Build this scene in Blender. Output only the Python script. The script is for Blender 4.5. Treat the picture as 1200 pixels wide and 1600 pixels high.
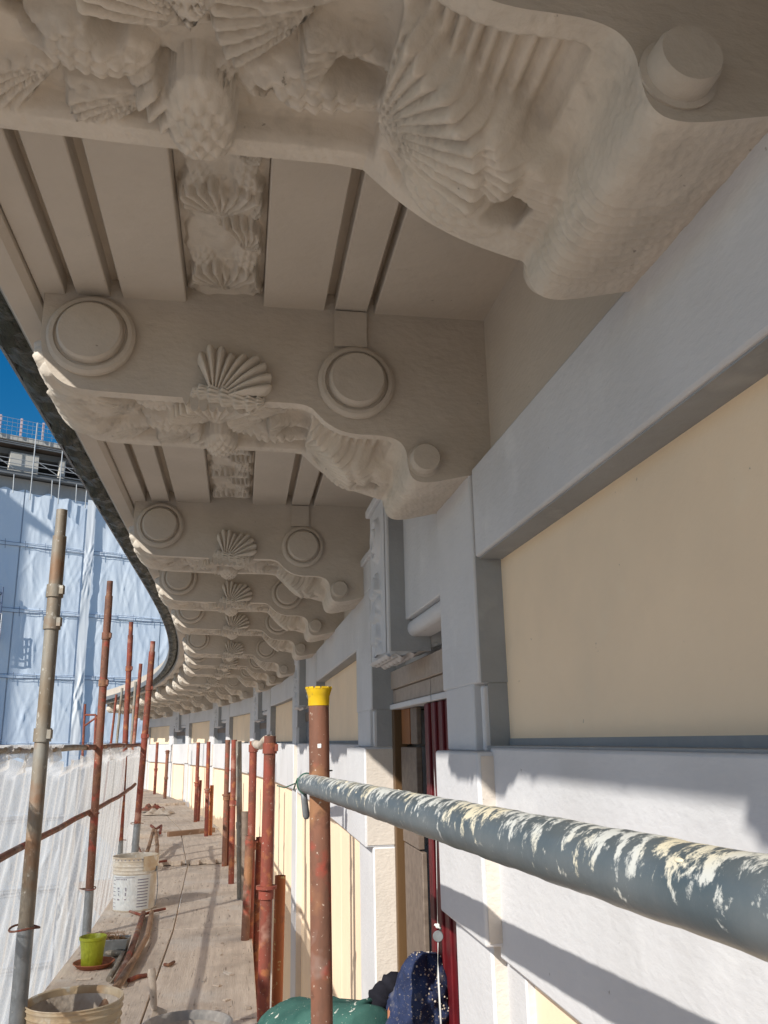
import bpy, bmesh, math, random
import numpy as np
from mathutils import Vector, Matrix
for o in list(bpy.data.objects): bpy.data.objects.remove(o)
random.seed(7); RS = np.random.RandomState(5)
SC = bpy.context.scene; COL = SC.collection
# ------------------------------------------------------------ camera
PITCH, ROLL, F = 0.2644, 0.0201, 1310.4
cam = bpy.data.cameras.new('camera'); camo = bpy.data.objects.new('camera', cam); COL.objects.link(camo)
cam.sensor_fit = 'HORIZONTAL'; cam.sensor_width = 36; cam.lens = F/1200*36
cam.clip_start = 0.02; cam.clip_end = 2000
camo.matrix_world = Matrix.Rotation(math.pi/2+PITCH, 4, 'X') @ Matrix.Rotation(-ROLL, 4, 'Z')
SC.camera = camo
SC.render.resolution_x, SC.render.resolution_y = 768, 1024
# ------------------------------------------------------------ light
AZ, EL = math.radians(33), math.radians(32.5)          # travel direction of the sunlight, clockwise from +Y
d = Vector((math.sin(AZ)*math.cos(EL), math.cos(AZ)*math.cos(EL), -math.sin(EL)))
sun = bpy.data.lights.new('sun', 'SUN'); suno = bpy.data.objects.new('sun', sun); COL.objects.link(suno)
sun.energy = 5.0; sun.angle = math.radians(0.53); sun.color = (1, .95, .86)
suno.rotation_euler = d.to_track_quat('-Z', 'Y').to_euler()
W = bpy.data.worlds.new('World'); SC.world = W; W.use_nodes = True
nt = W.node_tree; bg = nt.nodes['Background']
sky = nt.nodes.new('ShaderNodeTexSky'); sky.sky_type = 'NISHITA'; sky.sun_disc = False
sky.sun_elevation = EL; sky.sun_rotation = math.atan2(-d.x, -d.y)
sky.air_density = 1.25; sky.dust_density = 0.6; sky.ozone_density = 5.0
hs = nt.nodes.new('ShaderNodeHueSaturation'); hs.inputs['Saturation'].default_value = 1.4; nt.links.new(sky.outputs[0], hs.inputs['Color']); nt.links.new(hs.outputs[0], bg.inputs[0]); bg.inputs[1].default_value = 0.08
SC.view_settings.view_transform = 'Standard'; SC.view_settings.look = 'None'
SC.view_settings.exposure = 0.2; SC.view_settings.gamma = 1
SC.render.engine = 'CYCLES'
SC.cycles.max_bounces = 8; SC.cycles.diffuse_bounces = 5; SC.cycles.transparent_max_bounces = 12
# ------------------------------------------------------------ facade path: s along the wall, o outwards-to-inwards offset
TH0, S1, S2, K1, K2 = 0.1705, 5.653, 7.0, 0.0136, 0.0205
_ds = 0.01; _S = np.arange(-12, 60, _ds)
_K = np.where(_S < S1, 0, np.where(_S < S2, K1, K2))
_T = TH0 + np.cumsum(_K)*_ds
_X = np.cumsum(-np.sin(_T))*_ds; _Y = np.cumsum(np.cos(_T))*_ds
_i0 = int(np.argmin(abs(_S))); _X -= _X[_i0]; _Y -= _Y[_i0]
def head(s): return float(np.interp(s, _S, _T))
def P(s, o, z=0.0):
    t = head(s); return Vector((float(np.interp(s, _S, _X))+math.cos(t)*o, float(np.interp(s, _S, _Y))+math.sin(t)*o, z))
def frameM(s, o, z, extra=0.0):         # local x = inwards (o), y = along, z = up
    return Matrix.Translation(P(s, o, z)) @ Matrix.Rotation(head(s)+extra, 4, 'Z')
def ray(px, py, D):                      # a point seen at a photograph position, D metres deep
    X, Y = px-600, py-800; c, s = math.cos(ROLL), math.sin(ROLL)
    x, y = X*c-Y*s, X*s+Y*c
    u = -y; cp, sp = math.cos(PITCH), math.sin(PITCH); k = D/F
    return Vector((x, F*cp-u*sp, F*sp+u*cp))*k
# ------------------------------------------------------------ materials
def N(nt, t, **kw):
    n = nt.nodes.new(t)
    for k, v in kw.items():
        if k in ('loc',): continue
        try: setattr(n, k, v)
        except Exception: n.inputs[k].default_value = v
    return n
def mat(name, c1, c2=None, rough=.7, nscale=4, stretch=(1,1,1), bump=.2, bscale=60, bdist=.003, spots=None, spot_scale=30, spot_amt=.6,
        metal=0, spec=.3, detail=6, bstretch=None, mix_lo=.35, mix_hi=.65, bump2=None, trans=None, dirt=None):
    m = bpy.data.materials.new(name); m.use_nodes = True; t = m.node_tree; L = t.links.new
    b = t.nodes['Principled BSDF']; b.inputs['Roughness'].default_value = rough; b.inputs['Metallic'].default_value = metal
    b.inputs['Specular IOR Level'].default_value = spec
    tc0 = t.nodes.new('ShaderNodeTexCoord'); oi = t.nodes.new('ShaderNodeObjectInfo'); cx_ = t.nodes.new('ShaderNodeCombineXYZ')
    ml = t.nodes.new('ShaderNodeMath'); ml.operation = 'MULTIPLY'; ml.inputs[1].default_value = 37.0; L(oi.outputs['Random'], ml.inputs[0])
    for k_ in range(3): L(ml.outputs[0], cx_.inputs[k_])
    va = t.nodes.new('ShaderNodeVectorMath'); va.operation = 'ADD'; L(tc0.outputs['Object'], va.inputs[0]); L(cx_.outputs[0], va.inputs[1])
    class _T: outputs = {'Object': va.outputs[0]}
    tc = _T
    mp = t.nodes.new('ShaderNodeMapping'); mp.inputs['Scale'].default_value = stretch; L(tc.outputs['Object'], mp.inputs['Vector'])
    n1 = t.nodes.new('ShaderNodeTexNoise'); n1.inputs['Scale'].default_value = nscale; n1.inputs['Detail'].default_value = detail; n1.inputs['Roughness'].default_value = .62
    L(mp.outputs[0], n1.inputs['Vector'])
    r1 = t.nodes.new('ShaderNodeMapRange'); r1.inputs['From Min'].default_value = mix_lo; r1.inputs['From Max'].default_value = mix_hi
    L(n1.outputs['Fac'], r1.inputs['Value'])
    mx = t.nodes.new('ShaderNodeMix'); mx.data_type = 'RGBA'
    mx.inputs['A'].default_value = (*c1, 1); mx.inputs['B'].default_value = (*(c2 or c1), 1); L(r1.outputs[0], mx.inputs['Factor'])
    out = mx.outputs['Result']
    for (sc, ss, lo, hi, amt) in ([(spots, spot_scale, .6, .66, spot_amt)] if spots else []) + (dirt or []):
        n2 = t.nodes.new('ShaderNodeTexNoise'); n2.inputs['Scale'].default_value = ss; n2.inputs['Detail'].default_value = 4; n2.inputs['Roughness'].default_value = .55
        L(mp.outputs[0] if amt > 0 else tc.outputs['Object'], n2.inputs['Vector'])
        r2 = t.nodes.new('ShaderNodeMapRange'); r2.inputs['From Min'].default_value = lo; r2.inputs['From Max'].default_value = hi; r2.inputs['To Max'].default_value = abs(amt)
        L(n2.outputs['Fac'], r2.inputs['Value'])
        m2 = t.nodes.new('ShaderNodeMix'); m2.data_type = 'RGBA'; m2.inputs['B'].default_value = (*sc, 1)
        L(out, m2.inputs['A']); L(r2.outputs[0], m2.inputs['Factor']); out = m2.outputs['Result']
    L(out, b.inputs['Base Color'])
    nb = t.nodes.new('ShaderNodeTexNoise'); nb.inputs['Scale'].default_value = bscale; nb.inputs['Detail'].default_value = 4
    mb = t.nodes.new('ShaderNodeMapping'); mb.inputs['Scale'].default_value = bstretch or stretch; L(tc.outputs['Object'], mb.inputs['Vector']); L(mb.outputs[0], nb.inputs['Vector'])
    bp = t.nodes.new('ShaderNodeBump'); bp.inputs['Strength'].default_value = bump; bp.inputs['Distance'].default_value = bdist
    L(nb.outputs['Fac'], bp.inputs['Height']); last = bp
    if bump2:
        nc = t.nodes.new('ShaderNodeTexNoise'); nc.inputs['Scale'].default_value = bump2[0]; nc.inputs['Detail'].default_value = 3
        L(tc.outputs['Object'], nc.inputs['Vector'])
        b2 = t.nodes.new('ShaderNodeBump'); b2.inputs['Strength'].default_value = bump2[1]; b2.inputs['Distance'].default_value = bump2[2]
        L(nc.outputs['Fac'], b2.inputs['Height']); L(bp.outputs[0], b2.inputs['Normal']); last = b2
    L(last.outputs[0], b.inputs['Normal'])
    m.diffuse_color = (*c1, 1)
    return m
SPK = [((.12,.10,.08), 55, .73, .76, -.55)]
M = {}
M['paint'] = mat('cornice_paint', (.58,.515,.445), (.52,.46,.395), rough=.75, nscale=3, bump=.35, bscale=45, bdist=.004, bstretch=(1,1,2.5), dirt=SPK+[((.45,.41,.36), 5, .62, .75, -.35)], bump2=(9,.4,.006))
M['rough'] = mat('rough_plaster', (.53,.47,.405), (.465,.41,.35), rough=.85, nscale=5, bump=.5, bscale=46, bdist=.005, bstretch=(1,1,1.7), dirt=SPK, bump2=(12,.4,.006))
M['relief'] = mat('carved_plaster', (.64,.575,.50), (.53,.475,.41), rough=.75, nscale=9, bump=.5, bscale=80, bdist=.004, dirt=[((.30,.265,.23), 14, .60, .74, -.45), ((.68,.64,.58), 9, .60, .72, -.4)]+SPK)
M['wall'] = mat('wall_paint', (.63,.63,.65), (.57,.57,.59), rough=.7, nscale=2.2, bump=.35, bscale=38, bdist=.004, bstretch=(1,1,2.2), dirt=[((.50,.49,.48), 2.2, .52, .78, -.38), ((.74,.74,.75), 7, .60, .72, -.35)]+SPK, bump2=(7,.35,.006))
M['yellow'] = mat('yellow_paint', (.94,.745,.535), (.88,.69,.495), rough=.75, nscale=1.6, bump=.3, bscale=50, bdist=.003, dirt=[((.62,.52,.40), 1.7, .50, .75, -.40), ((.90,.80,.62), 5, .60, .75, -.30)]+SPK, bump2=(5,.3,.006))
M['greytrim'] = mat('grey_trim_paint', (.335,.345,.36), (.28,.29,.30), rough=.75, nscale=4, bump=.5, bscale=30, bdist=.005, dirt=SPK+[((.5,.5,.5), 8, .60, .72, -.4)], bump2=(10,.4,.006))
M['roughcast'] = mat('beige_roughcast', (.66,.60,.54), (.59,.535,.48), rough=.9, nscale=5, bump=.5, bscale=70, bdist=.004, bstretch=(1,1,1.8), dirt=SPK, bump2=(30,.35,.004))
M['edgeline'] = mat('joint_dirt', (.16,.15,.14), (.25,.23,.21), rough=.9)
M['tarp'] = mat('black_membrane', (.018,.022,.018), (.05,.06,.045), rough=.42, nscale=22, stretch=(2,1,1), bump=.9, bscale=26, bdist=.02, bstretch=(2.5,.7,1), spec=.5)
M['zinc'] = mat('zinc_rim', (.40,.40,.38), (.28,.28,.27), rough=.5, metal=.3, nscale=12)
M['rust'] = mat('rusty_red_tube', (.25,.055,.036), (.17,.055,.038), rough=.68, nscale=16, stretch=(1,1,.35), bump=.35, bscale=120, bdist=.002, dirt=[((.10,.05,.035), 9, .50, .66, -.7), ((.40,.16,.06), 17, .55, .66, -.6), ((.50,.42,.35), 90, .66, .70, -.7), ((.45,.28,.22), 6, .60, .68, -.5)])
M['brown'] = mat('brown_steel_tube', (.22,.095,.06), (.13,.065,.045), rough=.66, nscale=14, stretch=(1,1,.3), bump=.35, bscale=120, bdist=.002, dirt=[((.33,.06,.04), 13, .54, .64, -.7), ((.33,.17,.08), 6, .54, .66, -.6), ((.09,.045,.03), 22, .56, .68, -.7), ((.34,.30,.28), 5, .60, .7, -.5), ((.52,.44,.37), 110, .66, .70, -.7)])
M['orange'] = mat('orange_rust_tube', (.42,.13,.04), (.30,.09,.045), rough=.7, nscale=12, stretch=(1,1,.3), bump=.3, bscale=120, bdist=.002, dirt=[((.62,.48,.20), 38, .62, .67, -.7), ((.14,.06,.04), 14, .6, .72, -.6)])
M['galv'] = mat('weathered_grey_tube', (.30,.29,.26), (.21,.16,.11), rough=.6, metal=.25, nscale=9, stretch=(1,1,.4), bump=.35, bscale=100, bdist=.002, dirt=[((.55,.53,.48), 46, .62, .67, -.6), ((.24,.12,.06), 6, .54, .66, -.7)])
M['steel'] = mat('grey_steel', (.27,.29,.31), (.20,.21,.22), rough=.5, metal=.4, nscale=20, bump=.2, bscale=90, bdist=.002, dirt=[((.5,.5,.47), 40, .64, .7, -.5)])
def drip_mat():
    m = mat('grey_tube_with_paint_drips', (.085,.115,.135), (.15,.175,.19), rough=.30, metal=.3, nscale=8, bump=.25, bscale=40, bdist=.003, spec=.5)
    t = m.node_tree; L = t.links.new; b = t.nodes['Principled BSDF']; src = b.inputs['Base Color'].links[0].from_socket
    tc = t.nodes.new('ShaderNodeTexCoord'); sep = t.nodes.new('ShaderNodeSeparateXYZ'); 
    nz = t.nodes.new('ShaderNodeTexNoise'); nz.inputs['Scale'].default_value = 62; nz.inputs['Detail'].default_value = 9; nz.inputs['Roughness'].default_value = .72; nz.inputs['Distortion'].default_value = .25
    mp = t.nodes.new('ShaderNodeMapping'); mp.inputs['Scale'].default_value = (.62,.62,.85)
    L(tc.outputs['Object'], mp.inputs['Vector']); L(mp.outputs[0], nz.inputs['Vector']); L(tc.outputs['Object'], sep.inputs[0])
    # more paint on the upper side of the tube (local +Y is up)
    mr = t.nodes.new('ShaderNodeMapRange'); mr.inputs['From Min'].default_value = -.024; mr.inputs['From Max'].default_value = .024; mr.inputs['To Min'].default_value = -.10; mr.inputs['To Max'].default_value = .105
    L(sep.outputs['Y'], mr.inputs['Value'])
    ad = t.nodes.new('ShaderNodeMath'); ad.operation = 'ADD'; L(nz.outputs['Fac'], ad.inputs[0]); L(mr.outputs[0], ad.inputs[1])
    r = t.nodes.new('ShaderNodeMapRange'); r.inputs['From Min'].default_value = .56; r.inputs['From Max'].default_value = .62; L(ad.outputs[0], r.inputs['Value'])
    n3 = t.nodes.new('ShaderNodeTexNoise'); n3.inputs['Scale'].default_value = 9; L(tc.outputs['Object'], n3.inputs['Vector'])
    r3 = t.nodes.new('ShaderNodeMapRange'); r3.inputs['From Min'].default_value = .5; r3.inputs['From Max'].default_value = .62; L(n3.outputs['Fac'], r3.inputs['Value'])
    pc = t.nodes.new('ShaderNodeMix'); pc.data_type = 'RGBA'; pc.inputs['A'].default_value = (.62,.63,.60,1); pc.inputs['B'].default_value = (.72,.66,.50,1); L(r3.outputs[0], pc.inputs['Factor'])
    mx = t.nodes.new('ShaderNodeMix'); mx.data_type = 'RGBA'; L(src, mx.inputs['A']); L(pc.outputs['Result'], mx.inputs['B']); L(r.outputs[0], mx.inputs['Factor'])
    L(mx.outputs['Result'], b.inputs['Base Color'])
    mm = t.nodes.new('ShaderNodeMapRange'); mm.inputs['To Min'].default_value = .4; mm.inputs['To Max'].default_value = .8; L(r.outputs[0], mm.inputs['Value']); L(mm.outputs[0], b.inputs['Roughness'])
    return m
M['drip'] = drip_mat()
M['board'] = mat('weathered_board', (.70,.60,.50), (.56,.47,.39), rough=.85, nscale=4, stretch=(9,.6,4), bump=.6, bscale=18, bdist=.004, bstretch=(9,.7,3), dirt=[((.34,.28,.23), 2.2, .50, .66, -.55), ((.20,.155,.12), 9, .62, .70, .75), ((.64,.60,.55), 2.4, .56, .66, -.5), ((.13,.10,.08), 34, .66, .72, -.7), ((.72,.69,.64), 75, .66, .69, -.8)])
M['wood'] = mat('old_wood', (.34,.21,.13), (.24,.15,.10), rough=.8, nscale=8, stretch=(1,1,.3), bump=.4, bscale=40, bdist=.003, dirt=[((.52,.44,.36), 12, .58, .7, -.5)])
M['palewood'] = mat('pale_brown_wood', (.20,.155,.125), (.14,.105,.085), rough=.6, nscale=6, stretch=(1,6,6))
M['lintelwood'] = mat('grey_brown_wood', (.40,.33,.28), (.33,.27,.225), rough=.6, nscale=6, stretch=(1,6,6))
M['goldwood'] = mat('varnished_wood', (.13,.075,.035), (.09,.05,.025), rough=.45, nscale=8, stretch=(1,1,.2))
M['orangewood'] = mat('orange_wood', (.28,.11,.035), (.2,.08,.03), rough=.5, nscale=8)
M['red'] = mat('red_shutter', (.12,.006,.010), (.08,.005,.008), rough=.5, nscale=14, bump=.3)
M['blind'] = mat('grey_blind', (.20,.215,.24), (.16,.17,.19), rough=.6, nscale=3)
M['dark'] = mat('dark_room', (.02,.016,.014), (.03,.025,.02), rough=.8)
M['white_plastic'] = mat('white_bucket_plastic', (.66,.63,.57), (.54,.47,.38), rough=.5, nscale=9, dirt=[((.50,.34,.16), 4, .53, .68, -.65), ((.72,.71,.68), 30, .6, .66, -.7)], bump2=(20,.3,.004))
M['label'] = mat('faded_label', (.60,.64,.66), (.66,.67,.67), rough=.55, nscale=14)
M['ink'] = mat('faded_ink', (.20,.22,.28), (.30,.26,.30), rough=.6)
M['cream_plastic'] = mat('stained_bucket', (.62,.54,.42), (.50,.37,.22), rough=.55, nscale=5, dirt=[((.40,.24,.12), 6, .52, .66, -.7), ((.68,.66,.60), 14, .58, .64, -.8)], bump2=(18,.4,.005))
M['mortar'] = mat('dried_mortar', (.42,.34,.27), (.56,.50,.43), rough=.95, nscale=9, bump=.9, bscale=30, bdist=.01)
M['greypl'] = mat('grey_tub_plastic', (.30,.29,.28), (.50,.46,.42), rough=.6, nscale=7, dirt=[((.66,.62,.56), 12, .52, .62, -.8)])
M['lime'] = mat('lime_plastic', (.30,.33,.025), (.22,.26,.02), rough=.4, nscale=10, bump2=(60,.5,.004))
M['terra'] = mat('terracotta', (.30,.10,.05), (.24,.09,.05), rough=.8, nscale=10)
M['soil'] = mat('dry_soil', (.10,.06,.035), (.26,.16,.08), rough=1, nscale=40, bump=1, bscale=70, bdist=.02)
M['capyellow'] = mat('yellow_plastic', (.66,.43,.012), (.52,.33,.015), rough=.4, nscale=12, bump=.1, dirt=[((.30,.2,.05), 50, .68, .74, -.6)])
M['greenwire'] = mat('green_wire', (.03,.12,.08), (.05,.1,.08), rough=.4)
M['cord'] = mat('white_cord', (.75,.75,.74), None, rough=.6)
M['greenfleece'] = mat('green_pullover', (.055,.135,.115), (.038,.10,.088), rough=.95, nscale=9, bump=.6, bscale=260, bdist=.002, spec=.1, dirt=[((.62,.62,.56), 30, .645, .67, -.9), ((.62,.60,.52), 120, .68, .71, -.8), ((.02,.07,.06), 7, .55, .7, -.6)], bump2=(12,.5,.015))
M['navy'] = mat('navy_cap_cloth', (.035,.05,.115), (.022,.03,.07), rough=.9, nscale=9, bump=.5, bscale=200, bdist=.002, spec=.1, dirt=[((.42,.36,.28), 170, .62, .68, -.45), ((.26,.24,.22), 11, .56, .68, -.45)], bump2=(16,.5,.012))
M['blackcloth'] = mat('black_cloth', (.012,.012,.017), (.022,.022,.03), rough=.9, nscale=9, bump=.5, bscale=120, spec=.1)
M['skin'] = mat('skin', (.50,.23,.14), (.44,.18,.10), rough=.5, nscale=14)
M['hair'] = mat('dark_hair', (.03,.02,.015), (.05,.035,.025), rough=.6)
M['jeans'] = mat('work_trousers', (.05,.06,.09), (.09,.09,.10), rough=.9, nscale=9)
M['boots'] = mat('boot_leather', (.06,.04,.03), (.09,.06,.04), rough=.7)
M['sheet'] = mat('blue_sheeting', (.68,.78,.91), (.78,.86,.95), rough=.42, nscale=.55, bump=.5, bscale=2.4, bdist=.05, bstretch=(1.0,1.0,.28), spec=.4, dirt=[((.74,.84,.95), .9, .56, .68, -.7)])
M['whitesheet'] = mat('white_sheeting', (.84,.88,.92), (.78,.83,.9), rough=.5, nscale=1)
M['greysheet'] = mat('grey_sheeting', (.50,.50,.50), (.42,.41,.41), rough=.7, nscale=.6, bump=.6, bscale=1.3, bdist=.1)
M['rope'] = mat('dark_strap', (.08,.12,.20), (.16,.2,.3), rough=.8)
M['concrete'] = mat('pale_concrete', (.60,.58,.54), (.52,.50,.46), rough=.85, nscale=1.5)
M['concrete_dark'] = mat('grey_concrete', (.26,.26,.26), (.2,.2,.2), rough=.85, nscale=1.5)
M['scaffsteel'] = mat('galvanised_scaffold', (.52,.54,.56), (.40,.42,.44), rough=.45, metal=.3, nscale=3)
M['redband'] = mat('red_white_band', (.66,.42,.42), (.75,.66,.66), rough=.7, nscale=6)
M['ground'] = mat('courtyard_paving', (.30,.29,.27), (.22,.21,.20), rough=.9, nscale=.5)
M['plasterwall'] = mat('wall_render', (.55,.50,.42), (.48,.44,.37), rough=.9, nscale=.8)
def net_mat():
    m = bpy.data.materials.new('white_debris_net'); m.use_nodes = True; t = m.node_tree; L = t.links.new
    t.nodes.remove(t.nodes['Principled BSDF']); out = t.nodes['Material Output']
    tc = t.nodes.new('ShaderNodeTexCoord')
    n = t.nodes.new('ShaderNodeTexNoise'); n.inputs['Scale'].default_value = 3; n.inputs['Detail'].default_value = 8
    mp = t.nodes.new('ShaderNodeMapping'); mp.inputs['Scale'].default_value = (3,3,.5); L(tc.outputs['Object'], mp.inputs[0]); L(mp.outputs[0], n.inputs['Vector'])
    cr = t.nodes.new('ShaderNodeMix'); cr.data_type = 'RGBA'; cr.inputs['A'].default_value = (.68,.66,.64,1); cr.inputs['B'].default_value = (.76,.745,.73,1)
    r = t.nodes.new('ShaderNodeMapRange'); r.inputs['From Min'].default_value = .35; r.inputs['From Max'].default_value = .6; L(n.outputs['Fac'], r.inputs[0]); L(r.outputs[0], cr.inputs['Factor'])
    df = t.nodes.new('ShaderNodeBsdfDiffuse'); tl = t.nodes.new('ShaderNodeBsdfTranslucent'); tp = t.nodes.new('ShaderNodeBsdfTransparent')
    L(cr.outputs['Result'], df.inputs[0]); L(cr.outputs['Result'], tl.inputs[0])
    a = t.nodes.new('ShaderNodeMixShader'); a.inputs[0].default_value = .75; L(df.outputs[0], a.inputs[1]); L(tl.outputs[0], a.inputs[2])
    # weave: small holes, thinned a little by noise
    n2 = t.nodes.new('ShaderNodeTexNoise'); n2.inputs['Scale'].default_value = 160; n2.inputs['Detail'].default_value = 2
    mp2 = t.nodes.new('ShaderNodeMapping'); mp2.inputs['Scale'].default_value = (1,1,.45); L(tc.outputs['Object'], mp2.inputs[0]); L(mp2.outputs[0], n2.inputs['Vector'])
    r2 = t.nodes.new('ShaderNodeMapRange'); r2.inputs['From Min'].default_value = .38; r2.inputs['From Max'].default_value = .62; r2.inputs['To Min'].default_value = .20; r2.inputs['To Max'].default_value = .44; L(n2.outputs['Fac'], r2.inputs[0])
    b = t.nodes.new('ShaderNodeMixShader'); L(r2.outputs[0], b.inputs[0]); L(a.outputs[0], b.inputs[1]); L(tp.outputs[0], b.inputs[2])
    bp = t.nodes.new('ShaderNodeBump'); bp.inputs['Strength'].default_value = .3; bp.inputs['Distance'].default_value = .012; L(n.outputs['Fac'], bp.inputs['Height'])
    L(bp.outputs[0], df.inputs['Normal']); L(bp.outputs[0], tl.inputs['Normal'])
    L(b.outputs[0], out.inputs[0]); return m
M['net'] = net_mat()
# ------------------------------------------------------------ builders
def link(name, me, parent=None, mats=(), smooth=False):
    o = bpy.data.objects.new(name, me); COL.objects.link(o)
    for m in mats: me.materials.append(m)
    if parent is not None: o.parent = parent
    if smooth:
        me.polygons.foreach_set('use_smooth', [True]*len(me.polygons))
    return o
def fin(name, bm, m, parent=None, smooth=False, bevel=0, segs=2, angle=35, recalc=True):
    if recalc: bmesh.ops.recalc_face_normals(bm, faces=bm.faces)
    me = bpy.data.meshes.new(name); bm.to_mesh(me); bm.free()
    ms = m if isinstance(m, (list, tuple)) else [m]
    o = link(name, me, parent, ms, False)
    if smooth:
        me.polygons.foreach_set('use_smooth', [True]*len(me.polygons))
        if smooth != 'all':
            try: me.set_sharp_from_angle(angle=math.radians(angle))
            except Exception: pass
    if bevel:
        md = o.modifiers.new('bevel', 'BEVEL'); md.width = bevel; md.segments = segs; md.limit_method = 'ANGLE'; md.angle_limit = math.radians(40)
        me.polygons.foreach_set('use_smooth', [True]*len(me.polygons)); md.harden_normals = False
        try: me.set_sharp_from_angle(angle=math.radians(50))
        except Exception: pass
    return o
def empty(name, loc=(0,0,0), label=None, cat=None, group=None):
    o = bpy.data.objects.new(name, None); COL.objects.link(o); o.location = loc; o.empty_display_size = .1
    return tag(o, label, cat, group)
def tag(o, label=None, cat=None, group=None, kind=None):
    if label: o['label'] = label
    if cat: o['category'] = cat
    if group: o['group'] = group
    if kind: o['kind'] = kind
    return o
def sprism(bm, prof, s0, s1, ds=.5, mi=0, caps=True, fn=None):
    n = max(1, int(math.ceil((s1-s0)/ds))); rows = []
    for i in range(n+1):
        s = s0+(s1-s0)*i/n
        rows.append([bm.verts.new(P(s, o, z) if fn is None else fn(s, o, z)) for o, z in prof])
    k = len(prof)
    for i in range(n):
        for j in range(k):
            f = bm.faces.new((rows[i][j], rows[i][(j+1) % k], rows[i+1][(j+1) % k], rows[i+1][j])); f.material_index = mi
    if caps:
        for r in (rows[0], rows[-1]):
            f = bm.faces.new(r); f.material_index = mi
def sbox(bm, s0, s1, o0, o1, z0, z1, ds=.5, mi=0):
    sprism(bm, [(o0, z0), (o1, z0), (o1, z1), (o0, z1)], s0, s1, ds, mi)
def lathe(bm, prof, Mx, n=32, cap0=True, cap1=True, mi=0, wob=0):
    rings = []
    for r, z in prof:
        rings.append([bm.verts.new(Mx @ Vector((math.cos(2*math.pi*i/n)*(r+wob*math.sin(3*2*math.pi*i/n+z*9)), math.sin(2*math.pi*i/n)*(r+wob*math.cos(2*2*math.pi*i/n)), z))) for i in range(n)])
    for a, b in zip(rings, rings[1:]):
        for i in range(n):
            f = bm.faces.new((a[i], a[(i+1) % n], b[(i+1) % n], b[i])); f.material_index = mi
    if cap0: bm.faces.new(rings[0]).material_index = mi
    if cap1: bm.faces.new(rings[-1]).material_index = mi
def axisM(a, b):
    v = (b-a); q = v.to_track_quat('Z', 'Y'); return Matrix.Translation(a) @ q.to_matrix().to_4x4(), v.length
def tube(bm, a, b, r, n=16, mi=0, r2=None, hollow=False):
    Mx, L = axisM(Vector(a), Vector(b)); r2 = r if r2 is None else r2
    if hollow: lathe(bm, [(r*.8, .002), (r*.8, -.0), (r, 0), (r2, L), (r2*.8, L), (r2*.8, L-.08)], Mx, n, True, True, mi)
    else: lathe(bm, [(r, 0), (r2, L)], Mx, n, True, True, mi)
def curve_tube(bm, pts, r, n=8, mi=0):
    pts = [Vector(p) for p in pts]; rings = []; 
    for i, p in enumerate(pts):
        t = (pts[min(i+1, len(pts)-1)]-pts[max(i-1, 0)]).normalized(); q = t.to_track_quat('Z', 'Y')
        rr = r[i] if isinstance(r, (list, tuple)) else r
        rings.append([bm.verts.new(p+q @ Vector((math.cos(2*math.pi*k/n)*rr, math.sin(2*math.pi*k/n)*rr, 0))) for k in range(n)])
    for a, b in zip(rings, rings[1:]):
        for i in range(n): bm.faces.new((a[i], a[(i+1) % n], b[(i+1) % n], b[i])).material_index = mi
    bm.faces.new(rings[0]).material_index = mi; bm.faces.new(rings[-1]).material_index = mi
def mbox(bm, Mx, sx, sy, sz, mi=0):
    vs = [bm.verts.new(Mx @ Vector((x*sx/2, y*sy/2, z*sz/2))) for x in (-1, 1) for y in (-1, 1) for z in (-1, 1)]
    for f in ((0,1,3,2), (4,6,7,5), (0,4,5,1), (2,3,7,6), (0,2,6,4), (1,5,7,3)): bm.faces.new([vs[i] for i in f]).material_index = mi
def gridmesh(name, X, m, parent=None, smooth=True, flip=False):   # X: (n,m,3)
    n, k = X.shape[:2]; idx = np.arange(n*k).reshape(n, k)
    q = np.stack([idx[:-1, :-1], idx[1:, :-1], idx[1:, 1:], idx[:-1, 1:]], -1).reshape(-1, 4)
    if flip: q = q[:, ::-1]
    me = bpy.data.meshes.new(name); me.from_pydata(X.reshape(-1, 3).tolist(), [], q.tolist()); me.update()
    return link(name, me, parent, [m], smooth)
# ------------------------------------------------------------ relief stamps (height fields in metres)
def _n(U, V, f, seed=0):
    r = np.random.RandomState(seed); h = 0
    for k in range(7):
        a = r.uniform(0, 6.28); ff = f*r.uniform(.6, 1.5); h = h+np.sin((U*np.cos(a)+V*np.sin(a))*ff+r.uniform(0, 6.28))
    return h/4
def fan(U, V, cu, cv, ang, R, spread, n, h, curl=0.0):
    du, dv = U-cu, V-cv; r = np.hypot(du, dv)+1e-6; a = np.arctan2(dv, du)-ang-curl*r/R; a = (a+np.pi) % (2*np.pi)-np.pi
    t = a/spread*n/2; lob = np.abs(np.sin(np.pi*t)) ; lobe = np.abs(np.cos(np.pi*(t)))
    edge = R*(0.86+.14*lobe**.6)
    m = 1/(1+np.exp(np.clip((r-edge)/(.005*R+.0007), -40, 40)))*1/(1+np.exp((np.abs(a)-spread)/.03))
    prof = .30+.70*np.clip(r/R, 0, 1)**.8
    return m*h*prof*(.30+.70*lobe**.38)
def scales(U, V, cu, cv, ang, la, lb, h, p=.022):
    du, dv = U-cu, V-cv; x = du*np.cos(ang)+dv*np.sin(ang); y = -du*np.sin(ang)+dv*np.cos(ang)
    m = np.clip(1-(x/la)**2-(y/lb)**2, 0, 1)**.5
    row = np.floor(x/p+.0); best = np.zeros_like(x)
    for dr in (0, -1, 1):
        rr = row+dr; xc = rr*p; yy = y/p+.5*(np.mod(rr, 2)); yf = yy-np.round(yy)
        dd = np.hypot((x-xc)/p*.75, yf*1.15); hh = np.where(dd < .62, (.62-dd)*.6+.35*(1-(x-xc)/p*.6), 0)
        best = np.maximum(best, hh)
    return h*m*(.30+.80*np.clip(best, 0, 1))
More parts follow.
